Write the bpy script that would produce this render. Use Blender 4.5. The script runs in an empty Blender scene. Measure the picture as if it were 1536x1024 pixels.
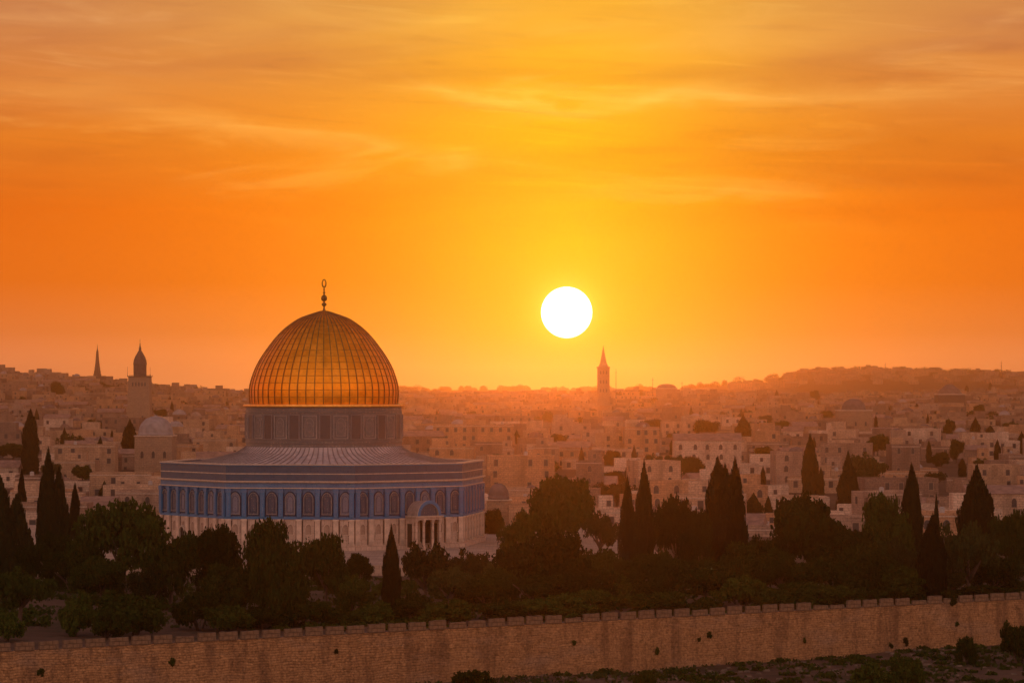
import bpy, math, random
import numpy as np
from mathutils import Vector, Matrix

random.seed(11)
R = math.radians
sc = bpy.context.scene
C = sc.collection

# ------------------------------------------------------------------ camera, sky, sun, exposure
F = 4350.0            # focal length in photograph pixels (1536 wide)
EYE = 24.5            # camera height, metres
HOR = 590.0           # photograph row of the eye level
SUN_AZ, SUN_EL = 1.08, 1.60      # degrees, azimuth east of the view axis

cam = bpy.data.objects.new('camera', bpy.data.cameras.new('camera'))
C.objects.link(cam)
cam.location = (0, 0, EYE)
cam.rotation_euler = (R(90) + math.atan((HOR - 512) / F), 0, 0)
cam.data.sensor_width = 36.0
cam.data.lens = F / 1536 * 36.0
cam.data.clip_start = 1.0
cam.data.clip_end = 20000
sc.camera = cam

sc.view_settings.view_transform = 'Standard'
sc.view_settings.look = 'None'
sc.view_settings.gamma = 1
sc.view_settings.exposure = 0.0
sc.render.engine = 'CYCLES'
sc.cycles.use_denoising = True
sc.cycles.max_bounces = 5
sc.cycles.diffuse_bounces = 3
sc.cycles.glossy_bounces = 3
sc.cycles.transmission_bounces = 2
sc.cycles.transparent_max_bounces = 6
sc.cycles.volume_bounces = 0
sc.cycles.sample_clamp_indirect = 3.0

SKY_GLOW = 1.0
NISHITA = 0.05
SUN_POWER = 0.115
HAZE_DENSITY = 0.00016
HAZE_ANISO = 0.935


class Nodes:
    """tiny helper for node trees"""
    def __init__(self, tree):
        self.t = tree
        self.n = tree.nodes
        self.l = tree.links

    def new(self, typ, **kw):
        nd = self.n.new(typ)
        for k, v in kw.items():
            setattr(nd, k, v)
        return nd

    def put(self, sock, v):
        if hasattr(v, 'is_output') or isinstance(v, bpy.types.NodeSocket):
            self.l.new(v, sock)
        elif v is not None:
            if isinstance(v, (tuple, list)) and len(v) == 3 and sock.type == 'RGBA':
                v = (*v, 1)
            sock.default_value = v

    def math(self, op, a, b=None, c=None, clamp=False):
        nd = self.new('ShaderNodeMath', operation=op)
        nd.use_clamp = clamp
        self.put(nd.inputs[0], a)
        if b is not None: self.put(nd.inputs[1], b)
        if c is not None: self.put(nd.inputs[2], c)
        return nd.outputs[0]

    def mix(self, fac, a, b, blend='MIX'):
        nd = self.new('ShaderNodeMix', data_type='RGBA', blend_type=blend)
        self.put(nd.inputs['Factor'], fac)
        self.put(nd.inputs[6], a)
        self.put(nd.inputs[7], b)
        return nd.outputs[2]

    def smooth(self, v, lo, hi, a=0.0, b=1.0):
        nd = self.new('ShaderNodeMapRange', interpolation_type='SMOOTHSTEP')
        self.put(nd.inputs[0], v)
        for i, x in enumerate((lo, hi, a, b)):
            nd.inputs[i + 1].default_value = x
        return nd.outputs[0]

    def lin(self, v, lo, hi, a=0.0, b=1.0):
        nd = self.new('ShaderNodeMapRange')
        self.put(nd.inputs[0], v)
        for i, x in enumerate((lo, hi, a, b)):
            nd.inputs[i + 1].default_value = x
        return nd.outputs[0]

    def ramp(self, fac, stops, interp='LINEAR'):
        nd = self.new('ShaderNodeValToRGB')
        cr = nd.color_ramp
        cr.interpolation = interp
        while len(cr.elements) < len(stops):
            cr.elements.new(0.5)
        for e, (p, c) in zip(cr.elements, stops):
            e.position = p
            e.color = (*c, 1)
        self.put(nd.inputs[0], fac)
        return nd.outputs[0]

    def noise(self, vec, scale, detail=4, rough=0.55, dist=0.0):
        nd = self.new('ShaderNodeTexNoise')
        self.put(nd.inputs['Vector'], vec)
        nd.inputs['Scale'].default_value = scale
        nd.inputs['Detail'].default_value = detail
        nd.inputs['Roughness'].default_value = rough
        nd.inputs['Distortion'].default_value = dist
        return nd.outputs[0]

    def xyz(self, v):
        nd = self.new('ShaderNodeSeparateXYZ')
        self.put(nd.inputs[0], v)
        return nd.outputs

    def vec(self, x, y, z=0.0):
        nd = self.new('ShaderNodeCombineXYZ')
        for i, v in enumerate((x, y, z)):
            self.put(nd.inputs[i], v)
        return nd.outputs[0]


def build_world():
    w = bpy.data.worlds.new('World')
    sc.world = w
    w.use_nodes = True
    g = Nodes(w.node_tree)
    g.n.clear()
    out = g.new('ShaderNodeOutputWorld')
    sky = g.new('ShaderNodeTexSky', sky_type='NISHITA')
    sky.sun_disc = False
    sky.sun_elevation = R(SUN_EL)
    sky.sun_rotation = R(SUN_AZ)
    sky.dust_density = 4.0
    bg1 = g.new('ShaderNodeBackground')
    g.put(bg1.inputs[0], g.mix(1.0, sky.outputs[0], (.16, .13, .08), 'MULTIPLY'))
    bg1.inputs[1].default_value = NISHITA
    d = g.new('ShaderNodeTexCoord').outputs['Generated']
    x, y, z = g.xyz(d)
    el = g.math('MULTIPLY', g.math('ARCSINE', z), 57.2958)
    az = g.math('MULTIPLY', g.math('ARCTAN2', x, y), 57.2958)
    # angle from the sun, stretched a little upwards
    da = g.math('SUBTRACT', az, SUN_AZ)
    de = g.math('SUBTRACT', el, SUN_EL)
    th = g.math('SQRT', g.math('ADD', g.math('MULTIPLY', da, da), g.math('MULTIPLY', de, de)))
    deu = g.math('MULTIPLY', de, g.lin(de, -.8, .8, 3.4, 0.51))
    dag = g.math('MULTIPLY', da, 1.42)
    thg = g.math('SQRT', g.math('ADD', g.math('MULTIPLY', dag, dag), g.math('MULTIPLY', deu, deu)))
    # base sunset by elevation (0..90 deg mapped by sqrt so that the low sky gets most of the ramp)
    e01 = g.math('SQRT', g.math('DIVIDE', g.math('MAXIMUM', el, 0.0), 90.0))
    P = lambda deg: math.sqrt(deg / 90.0)
    base = g.ramp(e01, [
        (0.0, (1.6, .62, .19)), (P(0.5), (1.38, .49, .13)), (P(1.2), (1.0, .27, .040)), (P(2.2), (.91, .185, .006)), (P(3.6), (.88, .165, .003)),
        (P(5.0), (.83, .225, .012)), (P(6.6), (.70, .25, .045)), (P(8.5), (.56, .25, .075)), (P(16), (.34, .19, .10)),
        (P(35), (.17, .13, .12)), (P(70), (.10, .095, .11))])
    # away from the sun the horizon cools to a dusky rose
    back = g.ramp(e01, [(0.0, (1.42, .80, .40)), (P(5), (1.40, .83, .43)), (P(15), (1.24, .83, .49)), (P(40), (.76, .56, .38)), (P(80), (.20, .20, .22))])
    flank = g.ramp(e01, [(0.0, (1.3, .62, .26)), (P(6), (1.2, .56, .24)), (P(18), (.80, .42, .24)), (P(40), (.42, .28, .22)), (P(80), (.14, .135, .18))])
    base = g.mix(g.smooth(g.math('ABSOLUTE', da), 12.0, 70.0), base, flank)
    base = g.mix(g.smooth(g.math('ABSOLUTE', da), 75.0, 150.0), base, back)
    # slow dimming to the sides
    side = g.smooth(g.math('ABSOLUTE', da), 3.0, 13.0)
    base = g.mix(side, base, g.mix(1.0, base, (.88, .80, 1.15), 'MULTIPLY'))
    # glow round the sun
    gl = g.math('EXPONENT', g.math('MULTIPLY', thg, -1 / 2.7))
    base = g.mix(g.math('MULTIPLY', gl, 1.32, clamp=True), base, (1.10, .77, .004))
    gl2 = g.math('EXPONENT', g.math('MULTIPLY', g.math('MULTIPLY', thg, thg), -1 / 17.0))
    base = g.mix(g.math('MULTIPLY', gl2, 0.55), base, (1.04, .36, .006))
    # streaks of thin cirrus
    tilt = g.math('ADD', el, g.math('MULTIPLY', az, 0.05))
    cv = g.vec(g.math('MULTIPLY', az, 0.16), g.math('MULTIPLY', tilt, 1.05), 3.7)
    n1 = g.noise(cv, 1.0, 7, .56, .9)
    cv2 = g.vec(g.math('MULTIPLY', az, 0.07), g.math('MULTIPLY', g.math('ADD', el, g.math('MULTIPLY', az, -0.04)), .55), 9.1)
    n2 = g.noise(cv2, 1.0, 4, .5, .5)
    band = g.math('MULTIPLY', g.smooth(el, 2.4, 5.2), g.smooth(el, 60, 15))
    light = g.math('MULTIPLY', g.smooth(n1, .52, .76), band)
    dark = g.math('MULTIPLY', g.smooth(n2, .46, .66), band)
    base = g.mix(g.math('MULTIPLY', dark, .8), base, g.mix(1.0, base, (.80, .72, .95), 'MULTIPLY'))
    base = g.mix(g.math('MULTIPLY', light, .62), base, g.mix(.45, g.mix(1.0, base, (1.35, 1.75, 2.2), 'MULTIPLY'), (.98, .50, .11)))
    n3 = g.noise(g.vec(g.math('MULTIPLY', az, .22), g.math('MULTIPLY', tilt, 2.6), 6.2), 1.0, 8, .62, 1.2)
    base = g.mix(g.math('MULTIPLY', g.math('MULTIPLY', g.smooth(n3, .54, .70), band), .38), base, g.mix(1.0, base, (.80, .70, .85), 'MULTIPLY'))
    base = g.mix(g.math('MULTIPLY', g.math('MULTIPLY', g.smooth(n3, .46, .32), band), .30), base, g.mix(1.0, base, (1.2, 1.42, 1.8), 'MULTIPLY'))
    # single long streaks: azimuth, elevation, half length, half thickness, tilt, strength
    wob = g.math('MULTIPLY', g.math('SUBTRACT', g.noise(g.vec(g.math('MULTIPLY', az, .45), el, 1.3), 1.0, 4, .6, .6), .5), .9)
    fray = g.lin(n1, .35, .62, .15, 1.15)
    for (a0, e0, la, te, tl, st, kind) in [
            (-.4, 5.72, 1.5, .13, -.13, .55, 'l'), (1.9, 5.62, 1.5, .14, .14, .6, 'l'), (5.6, 5.85, 2.9, .20, -.02, .55, 'l'), (-5.0, 5.15, 3.0, .22, -.12, .55, 'l'),
            (2.8, 3.95, 1.9, .10, .02, .30, 'l'), (-3.5, 7.3, 4.5, .35, .03, .42, 'l'), (4.0, 7.0, 5.0, .30, -.02, .40, 'l'), (-8.5, 6.0, 2.6, .25, .05, .35, 'l'),
            (8.6, 4.35, 2.6, .42, -.05, .85, 'd'), (6.5, 3.7, 2.6, .14, .01, .4, 'd'), (-7.5, 4.75, 3.0, .22, .03, .6, 'd'), (9.0, 7.2, 2.5, .3, .03, .5, 'd'), (-9.3, 7.3, 1.8, .5, .05, .55, 'd'), (-.6, 6.35, 4.5, .28, -.02, .55, 'd'), (-6.5, 6.15, 3.2, .30, -.05, .5, 'd'), (-9.0, 4.3, 2.5, .5, .03, .5, 'd'), (7.5, 6.7, 3.0, .25, .02, .4, 'd')]:
        x_ = g.math('SUBTRACT', az, a0)
        y_ = g.math('ADD', g.math('SUBTRACT', g.math('SUBTRACT', el, e0), g.math('MULTIPLY', x_, tl)), wob)
        q_ = g.math('ADD', g.math('POWER', g.math('ABSOLUTE', g.math('DIVIDE', x_, la)), 2.0), g.math('POWER', g.math('ABSOLUTE', g.math('DIVIDE', y_, te)), 2.0))
        f_ = g.math('MULTIPLY', g.math('MULTIPLY', g.math('EXPONENT', g.math('MULTIPLY', q_, -.7)), st), fray, clamp=True)
        tgt = g.mix(.5, g.mix(1.0, base, (1.25, 1.6, 2.2), 'MULTIPLY'), (1.0, .52, .12)) if kind == 'l' else g.mix(1.0, base, (.80, .70, .9), 'MULTIPLY')
        base = g.mix(f_, base, tgt)
    # ground half: unseen below the horizon
    base = g.mix(g.smooth(el, -0.6, -4.0), base, (.10, .06, .035))
    # the sun's disc
    halo = g.math('EXPONENT', g.math('MULTIPLY', g.math('MAXIMUM', g.math('SUBTRACT', th, .45), 0.0), -4.2))
    base = g.mix(g.math('MULTIPLY', halo, .75), base, (1.15, .92, .09))
    disc = g.smooth(th, .515, .460)
    base = g.mix(disc, base, (14, 13, 10.5))
    bg2 = g.new('ShaderNodeBackground')
    g.l.new(base, bg2.inputs[0])
    bg2.inputs[1].default_value = SKY_GLOW
    add = g.new('ShaderNodeAddShader')
    g.l.new(bg1.outputs[0], add.inputs[0])
    g.l.new(bg2.outputs[0], add.inputs[1])
    g.l.new(add.outputs[0], out.inputs[0])


build_world()
sun = bpy.data.objects.new('sun', bpy.data.lights.new('sun', 'SUN'))
C.objects.link(sun)
sun.data.energy = SUN_POWER
sun.data.angle = R(0.5)
sun.data.color = (1.0, .20, .02)
sd = Vector((math.sin(R(SUN_AZ)) * math.cos(R(SUN_EL)), math.cos(R(SUN_AZ)) * math.cos(R(SUN_EL)), math.sin(R(SUN_EL))))
sun.rotation_euler = sd.to_track_quat('Z', 'Y').to_euler()
sun.location = (0, 0, 200)


# ------------------------------------------------------------------ materials
def material(name, rough=.85, metallic=0.0, spec=.25):
    m = bpy.data.materials.new(name)
    m.use_nodes = True
    g = Nodes(m.node_tree)
    b = g.n['Principled BSDF']
    b.inputs['Roughness'].default_value = rough
    b.inputs['Metallic'].default_value = metallic
    b.inputs['Specular IOR Level'].default_value = spec
    return m, g, b


def bump(g, b, h, dist=.05, strength=.6):
    nd = g.new('ShaderNodeBump')
    nd.inputs['Strength'].default_value = strength
    nd.inputs['Distance'].default_value = dist
    g.put(nd.inputs['Height'], h)
    g.l.new(nd.outputs[0], b.inputs['Normal'])


def plain(name, col, rough=.85, var=.25, scale=1.5, metallic=0.0, spec=.25):
    m, g, b = material(name, rough, metallic, spec)
    o = g.new('ShaderNodeTexCoord').outputs['Object']
    n = g.noise(o, scale, 5, .6)
    lo = tuple(c * (1 - var) for c in col)
    hi = tuple(c * (1 + var) for c in col)
    g.put(b.inputs['Base Color'], g.mix(g.smooth(n, .3, .7), lo, hi))
    bump(g, b, g.noise(o, scale * 4, 4), .03, .4)
    return m


def masonry(name, c1, c2, mortar, bw=1.0, bh=.42, stain=.5, grey=(.2, .17, .15), bmp=.05, sc_stain=.12):
    """coursed stone; horizontal coordinate is x+y so it suits the four sides of a box in its own axes"""
    m, g, b = material(name, .92, spec=.15)
    o = g.new('ShaderNodeTexCoord').outputs['Object']
    x, y, z = g.xyz(o)
    wob = g.math('MULTIPLY', g.math('SUBTRACT', g.noise(o, .7, 2), .5), .25)
    v = g.vec(g.math('ADD', x, y), g.math('ADD', z, wob))
    br = g.new('ShaderNodeTexBrick')
    g.put(br.inputs['Vector'], v)
    br.inputs['Color1'].default_value = (*c1, 1)
    br.inputs['Color2'].default_value = (*c2, 1)
    br.inputs['Mortar'].default_value = (*mortar, 1)
    br.inputs['Scale'].default_value = 1
    br.inputs['Mortar Size'].default_value = .035
    br.inputs['Mortar Smooth'].default_value = .4
    br.inputs['Bias'].default_value = -.1
    br.inputs['Brick Width'].default_value = bw
    br.inputs['Row Height'].default_value = bh
    sv = g.vec(g.math('ADD', x, y), y, g.math('MULTIPLY', z, .35))
    st = g.noise(sv, sc_stain, 6, .62, .4)
    fine = g.noise(o, 2.6, 5, .65)
    c = g.mix(g.math('MULTIPLY', g.smooth(st, .42, .68), stain), br.outputs[0], grey)
    c = g.mix(1.0, c, g.ramp(fine, [(.25, (.55, .55, .55)), (.5, (.95, .95, .95)), (.75, (1.3, 1.28, 1.22))]), 'MULTIPLY')
    g.put(b.inputs['Base Color'], c)
    h = g.math('ADD', g.math('MULTIPLY', br.outputs[1], -1.0), g.math('MULTIPLY', fine, 1.2))
    bump(g, b, h, bmp, .8)
    return m


def wall_material():
    """rough old ashlar: uneven courses, odd stones, rain streaks and dark pits"""
    m, g, b = material('old_wall_stone', .93, spec=.12)
    o = g.new('ShaderNodeTexCoord').outputs['Object']
    x, y, z = g.xyz(o)
    wx = g.math('MULTIPLY', g.math('SUBTRACT', g.noise(o, .9, 3), .5), .7)
    wz = g.math('MULTIPLY', g.math('SUBTRACT', g.noise(g.vec(x, z, 4.0), .35, 3), .5), .8)
    xx, zz = g.math('ADD', x, wx), g.math('ADD', z, wz)
    br = g.new('ShaderNodeTexBrick')
    g.put(br.inputs['Vector'], g.vec(xx, zz))
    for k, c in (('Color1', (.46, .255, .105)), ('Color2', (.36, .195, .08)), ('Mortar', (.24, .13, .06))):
        br.inputs[k].default_value = (*c, 1)
    br.inputs['Scale'].default_value = 1
    br.inputs['Mortar Size'].default_value = .03
    br.inputs['Mortar Smooth'].default_value = .8
    br.inputs['Brick Width'].default_value = .56
    br.inputs['Row Height'].default_value = .27
    br.offset_frequency = 2
    br.squash = .7
    br.squash_frequency = 3
    vo = g.new('ShaderNodeTexVoronoi', feature='F1')
    g.put(vo.inputs['Vector'], g.vec(g.math('MULTIPLY', xx, 1.9), g.math('MULTIPLY', zz, 3.4)))
    vo.inputs['Scale'].default_value = 1.0
    cell = g.xyz(vo.outputs['Color'])[0]
    c = g.mix(.55, br.outputs[0], g.ramp(cell, [(0, (.28, .155, .065)), (.5, (.40, .22, .095)), (1, (.50, .29, .13))]))
    streak = g.noise(g.vec(g.math('MULTIPLY', x, .55), g.math('MULTIPLY', z, .10), 1.0), 1.0, 6, .65, .3)
    c = g.mix(g.math('MULTIPLY', g.smooth(streak, .44, .66), .72), c, (.17, .09, .045))
    pale = g.noise(g.vec(g.math('MULTIPLY', x, .12), g.math('MULTIPLY', z, .35), 7.0), 1.0, 5, .6)
    c = g.mix(g.math('MULTIPLY', g.smooth(pale, .5, .72), .6), c, (.34, .225, .135))
    fine = g.noise(o, 3.4, 6, .7)
    c = g.mix(1.0, c, g.ramp(fine, [(.26, (.36, .34, .32)), (.5, (.95, .95, .95)), (.76, (1.45, 1.40, 1.30))]), 'MULTIPLY')
    g.put(b.inputs['Base Color'], c)
    h = g.math('ADD', g.math('MULTIPLY', br.outputs[1], -.7), g.math('MULTIPLY', fine, 1.6))
    bump(g, b, h, .12, .9)
    return m


M = {}
M['wall_stone'] = wall_material()
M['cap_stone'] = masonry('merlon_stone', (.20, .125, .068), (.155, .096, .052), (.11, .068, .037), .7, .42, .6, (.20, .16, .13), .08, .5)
HOUSE = []
for i, (a, b_) in enumerate([((.48, .32, .20), (.39, .26, .16)), ((.42, .27, .155), (.35, .22, .125)), ((.36, .25, .17), (.30, .205, .14)),
                             ((.56, .41, .28), (.47, .34, .23)), ((.30, .195, .125), (.24, .155, .10)), ((.23, .15, .10), (.19, .125, .085)), ((.44, .25, .13), (.36, .205, .105))]):
    HOUSE.append(masonry('house_stone_%d' % i, tuple(v * 1.18 for v in a), tuple(v * 1.18 for v in b_), tuple(v * .6 for v in b_), 1.4, .55, .55, tuple(v * .55 for v in b_), .06, .3))
FAR_STONE = [HOUSE[2], HOUSE[4], HOUSE[4], HOUSE[5], HOUSE[5], HOUSE[6], HOUSE[1]]
M['roof_deck'] = plain('roof_deck', (.46, .37, .28), .6, .4, .6, spec=.5)
M['pale_trim'] = plain('pale_trim', (.46, .36, .26), .45, .2, 2, spec=.5)
M['window_stone'] = plain('window_stone', (.30, .205, .135), .85, .25, 2)
M['window_dark'] = plain('window_dark', (.030, .024, .022), .35, .4, 3, spec=.5)
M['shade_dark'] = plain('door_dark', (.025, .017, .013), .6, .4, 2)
M['lead'] = plain('grey_lead', (.44, .36, .315), .5, .22, .8, spec=.5)
M['lead_rib'] = plain('lead_rib', (.19, .155, .14), .65, .2, 1)
M['dome_grey'] = plain('dome_grey', (.27, .23, .20), .85, .2, .5)
M['dome_dark'] = plain('dome_dark', (.14, .10, .08), .85, .25, .5)
M['tower_stone'] = masonry('tower_stone', (.36, .24, .145), (.30, .20, .12), (.19, .125, .08), 1.6, .7, .35, (.26, .19, .14), .06, .25)
M['tower_roof'] = plain('tower_roof', (.30, .19, .115), .85, .25, .6)
M['tower_dark'] = plain('tower_dark', (.10, .07, .055), .85, .25, .6)
M['metal_dark'] = plain('metal_dark', (.07, .06, .055), .6, .2, 2, metallic=.4)
M['rubble'] = plain('rubble_stone', (.13, .095, .062), .9, .35, 2)
M['bark'] = plain('bark', (.085, .055, .036), .95, .4, 3)
M['white_tank'] = plain('white_tank', (.36, .32, .27), .6, .1, 2)


def leaf_material(name, c1, c2, c3):
    m = bpy.data.materials.new(name)
    m.use_nodes = True
    g = Nodes(m.node_tree)
    g.n.clear()
    out = g.new('ShaderNodeOutputMaterial')
    o = g.new('ShaderNodeTexCoord').outputs['Object']
    oi = g.new('ShaderNodeObjectInfo').outputs['Random']
    n = g.noise(o, 3.2, 3, .6)
    fine = g.noise(o, 30, 2, .6)
    c = g.mix(g.smooth(n, .35, .65), c1, c2)
    c = g.mix(g.math('MULTIPLY', g.smooth(fine, .45, .8), .7), c, c3)
    c = g.mix(1.0, c, g.ramp(oi, [(0, (.42, .45, .38)), (.5, (.78, .84, .66)), (1, (1.2, 1.28, .95))]), 'MULTIPLY')
    df = g.new('ShaderNodeBsdfDiffuse')
    tr = g.new('ShaderNodeBsdfTranslucent')
    g.l.new(c, df.inputs[0])
    g.put(tr.inputs[0], g.mix(1.0, c, (1.1, 1.0, .5), 'MULTIPLY'))
    mx = g.new('ShaderNodeMixShader')
    mx.inputs[0].default_value = .22
    g.l.new(df.outputs[0], mx.inputs[1])
    g.l.new(tr.outputs[0], mx.inputs[2])
    g.l.new(mx.outputs[0], out.inputs[0])
    return m


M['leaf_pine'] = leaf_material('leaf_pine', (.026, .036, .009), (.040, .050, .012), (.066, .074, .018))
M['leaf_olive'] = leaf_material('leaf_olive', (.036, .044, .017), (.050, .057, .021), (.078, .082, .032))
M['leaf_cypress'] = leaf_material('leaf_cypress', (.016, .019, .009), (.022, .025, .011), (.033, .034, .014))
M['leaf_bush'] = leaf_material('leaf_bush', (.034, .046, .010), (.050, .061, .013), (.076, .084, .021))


def ground_material():
    m, g, b = material('earth', .97, spec=.1)
    o = g.new('ShaderNodeTexCoord').outputs['Object']
    n1 = g.noise(o, .05, 5, .6)
    n2 = g.noise(o, .6, 6, .65)
    x, y, z = g.xyz(o)
    # terrace-like lines across the slope
    n3 = g.noise(g.vec(g.math('MULTIPLY', x, .05), g.math('MULTIPLY', y, .55), 2.0), 1.0, 5, .6)
    c = g.mix(g.smooth(n1, .35, .65), (.08, .047, .027), (.115, .068, .04))
    c = g.mix(g.smooth(n2, .45, .75), c, (.06, .042, .022))
    c = g.mix(g.math('MULTIPLY', g.smooth(n3, .5, .7), .55), c, (.145, .09, .053))
    c = g.mix(g.math('MULTIPLY', g.smooth(g.noise(o, .11, 4), .52, .66), .6), c, (.04, .036, .014))
    g.put(b.inputs['Base Color'], c)
    bump(g, b, n2, .4, .8)
    return m


M['earth'] = ground_material()


def paving_material():
    m, g, b = material('paving', .8, spec=.2)
    o = g.new('ShaderNodeTexCoord').outputs['Object']
    br = g.new('ShaderNodeTexBrick')
    g.put(br.inputs['Vector'], o)
    br.inputs['Color1'].default_value = (.46, .34, .235, 1)
    br.inputs['Color2'].default_value = (.38, .275, .19, 1)
    br.inputs['Mortar'].default_value = (.2, .15, .115, 1)
    br.inputs['Scale'].default_value = 1
    br.inputs['Mortar Size'].default_value = .03
    br.inputs['Brick Width'].default_value = 1.2
    br.inputs['Row Height'].default_value = .8
    n = g.noise(o, .25, 6, .65)
    g.put(b.inputs['Base Color'], g.mix(1.0, br.outputs[0], g.ramp(n, [(.3, (.6, .58, .56)), (.7, (1.15, 1.12, 1.08))]), 'MULTIPLY'))
    bump(g, b, n, .05, .5)
    return m


M['paving'] = paving_material()


def tile_material(name, blue1, blue2, pale, ochre, paleness=.35, rowscale=1.0):
    """glazed tile mosaic, patterned in the wall's own x and z"""
    m, g, b = material(name, .38, spec=.45)
    o = g.new('ShaderNodeTexCoord').outputs['Object']
    x, y, z = g.xyz(o)
    v = g.vec(x, z)
    vo = g.new('ShaderNodeTexVoronoi', feature='F1', distance='MANHATTAN')
    g.put(vo.inputs['Vector'], v)
    vo.inputs['Scale'].default_value = 2.4 * rowscale
    vo.inputs['Randomness'].default_value = .35
    ch = g.new('ShaderNodeTexVoronoi', feature='F1')
    g.put(ch.inputs['Vector'], v)
    ch.inputs['Scale'].default_value = 1.5
    n = g.noise(v, 1.1, 4, .6)
    c = g.mix(g.smooth(n, .35, .65), blue1, blue2)
    c = g.mix(g.math('MULTIPLY', g.smooth(vo.outputs[0], .26, .40), paleness), c, pale)
    c = g.mix(g.math('MULTIPLY', g.smooth(ch.outputs[0], .10, .04), .55), c, ochre)
    big = g.noise(v, .35, 4, .6)
    c = g.mix(1.0, c, g.ramp(big, [(.3, (.75, .75, .78)), (.7, (1.15, 1.12, 1.08))]), 'MULTIPLY')
    g.put(b.inputs['Base Color'], c)
    g.put(b.inputs['Roughness'], g.lin(n, .3, .7, .3, .55))
    bump(g, b, vo.outputs[0], .02, .35)
    return m


M['tile'] = tile_material('blue_tile', (.010, .085, .22), (.016, .12, .29), (.13, .21, .30), (.20, .16, .11), .45)
M['tile_deep'] = tile_material('deep_blue_tile', (.010, .11, .26), (.016, .145, .33), (.06, .19, .33), (.08, .13, .16), .35)
M['tile_parapet'] = tile_material('parapet_tile', (.010, .038, .085), (.017, .055, .12), (.075, .09, .11), (.10, .075, .05), .42, .8)
M['grille'] = tile_material('stone_grille', (.15, .13, .12), (.20, .17, .145), (.03, .045, .085), (.28, .22, .15), .85, 1.1)
M['grille_blue'] = tile_material('blue_grille', (.055, .080, .17), (.09, .11, .19), (.25, .235, .22), (.30, .24, .16), .45, 1.1)
M['drum_tile'] = tile_material('drum_tile', (.19, .145, .11), (.26, .20, .15), (.07, .065, .07), (.27, .20, .15), .6, .8)
M['drum_dark'] = tile_material('drum_window', (.045, .028, .024), (.065, .04, .033), (.11, .075, .06), (.03, .027, .035), .5, .8)


def marble_material():
    m, g, b = material('pale_marble', .5, spec=.35)
    o = g.new('ShaderNodeTexCoord').outputs['Object']
    x, y, z = g.xyz(o)
    v = g.vec(g.math('MULTIPLY', x, 1.6), y, g.math('MULTIPLY', z, .7))
    n = g.noise(v, 1.2, 7, .65, 1.4)
    slab = g.new('ShaderNodeTexBrick')
    g.put(slab.inputs['Vector'], g.vec(x, z))
    slab.inputs['Color1'].default_value = (.54, .40, .29, 1)
    slab.inputs['Color2'].default_value = (.44, .32, .23, 1)
    slab.inputs['Mortar'].default_value = (.22, .145, .10, 1)
    slab.inputs['Scale'].default_value = 1
    slab.inputs['Mortar Size'].default_value = .02
    slab.inputs['Brick Width'].default_value = .98
    slab.inputs['Row Height'].default_value = 1.05
    c = g.mix(1.0, slab.outputs[0], g.ramp(n, [(.3, (.68, .64, .62)), (.5, (.98, .98, .98)), (.72, (1.18, 1.16, 1.12))]), 'MULTIPLY')
    g.put(b.inputs['Base Color'], c)
    bump(g, b, n, .02, .3)
    return m


M['marble'] = marble_material()
M['pilaster_marble'] = plain('pilaster_marble', (.53, .40, .285), .55, .25, .9, spec=.35)
M['joint_pale'] = plain('niche_marble', (.33, .23, .16), .8, .3, 1.5)


def gold_material():
    m, g, b = material('gilded_panel', .34, 1.0)
    uv = g.new('ShaderNodeUVMap').outputs[0]
    u, v, _ = g.xyz(uv)
    wn = g.new('ShaderNodeTexWhiteNoise', noise_dimensions='2D')
    g.put(wn.inputs['Vector'], g.vec(g.math('FLOOR', u), g.math('FLOOR', v)))
    r = wn.outputs[0]
    o = g.new('ShaderNodeTexCoord').outputs['Object']
    n = g.noise(o, .8, 5, .6)
    c = g.mix(r, (.95, .33, .016), (1.0, .40, .03))
    c = g.mix(1.0, c, g.ramp(n, [(.3, (.72, .68, .62)), (.7, (1.05, 1.05, 1.05))]), 'MULTIPLY')
    g.put(b.inputs['Base Color'], c)
    g.put(b.inputs['Roughness'], g.math('ADD', g.math('MULTIPLY', r, .12), g.lin(n, .3, .7, .28, .40)))
    bump(g, b, g.noise(o, 1.6, 3), .06, .35)
    return m


M['gold'] = gold_material()
M['gold_rib'] = plain('gilded_seam', (.30, .14, .028), .5, .25, 1, metallic=.85)
M['gold_seam'] = plain('gilded_lap', (.44, .17, .016), .45, .25, 1, metallic=.95)
M['gold_trim'] = plain('gilded_trim', (.85, .42, .08), .38, .15, 1.5, metallic=.9)
M['vault_stone'] = plain('vault_stone', (.26, .21, .175), .7, .25, 1.2)
M['frame_stone'] = plain('frame_stone', (.22, .20, .185), .6, .2, 2)
M['joint'] = plain('shadow_joint', (.085, .05, .034), .9, .3, 2)  # shade beside the marble pilasters, put into a dark stone colour
M['joint_blue'] = plain('deep_blue_joint', (.012, .028, .07), .6, .3, 2)  # dark blue outlines: painted shade beside tile pilasters and round window arches
M['bronze'] = plain('bronze', (.16, .085, .025), .45, .2, 3, metallic=.8)


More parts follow.
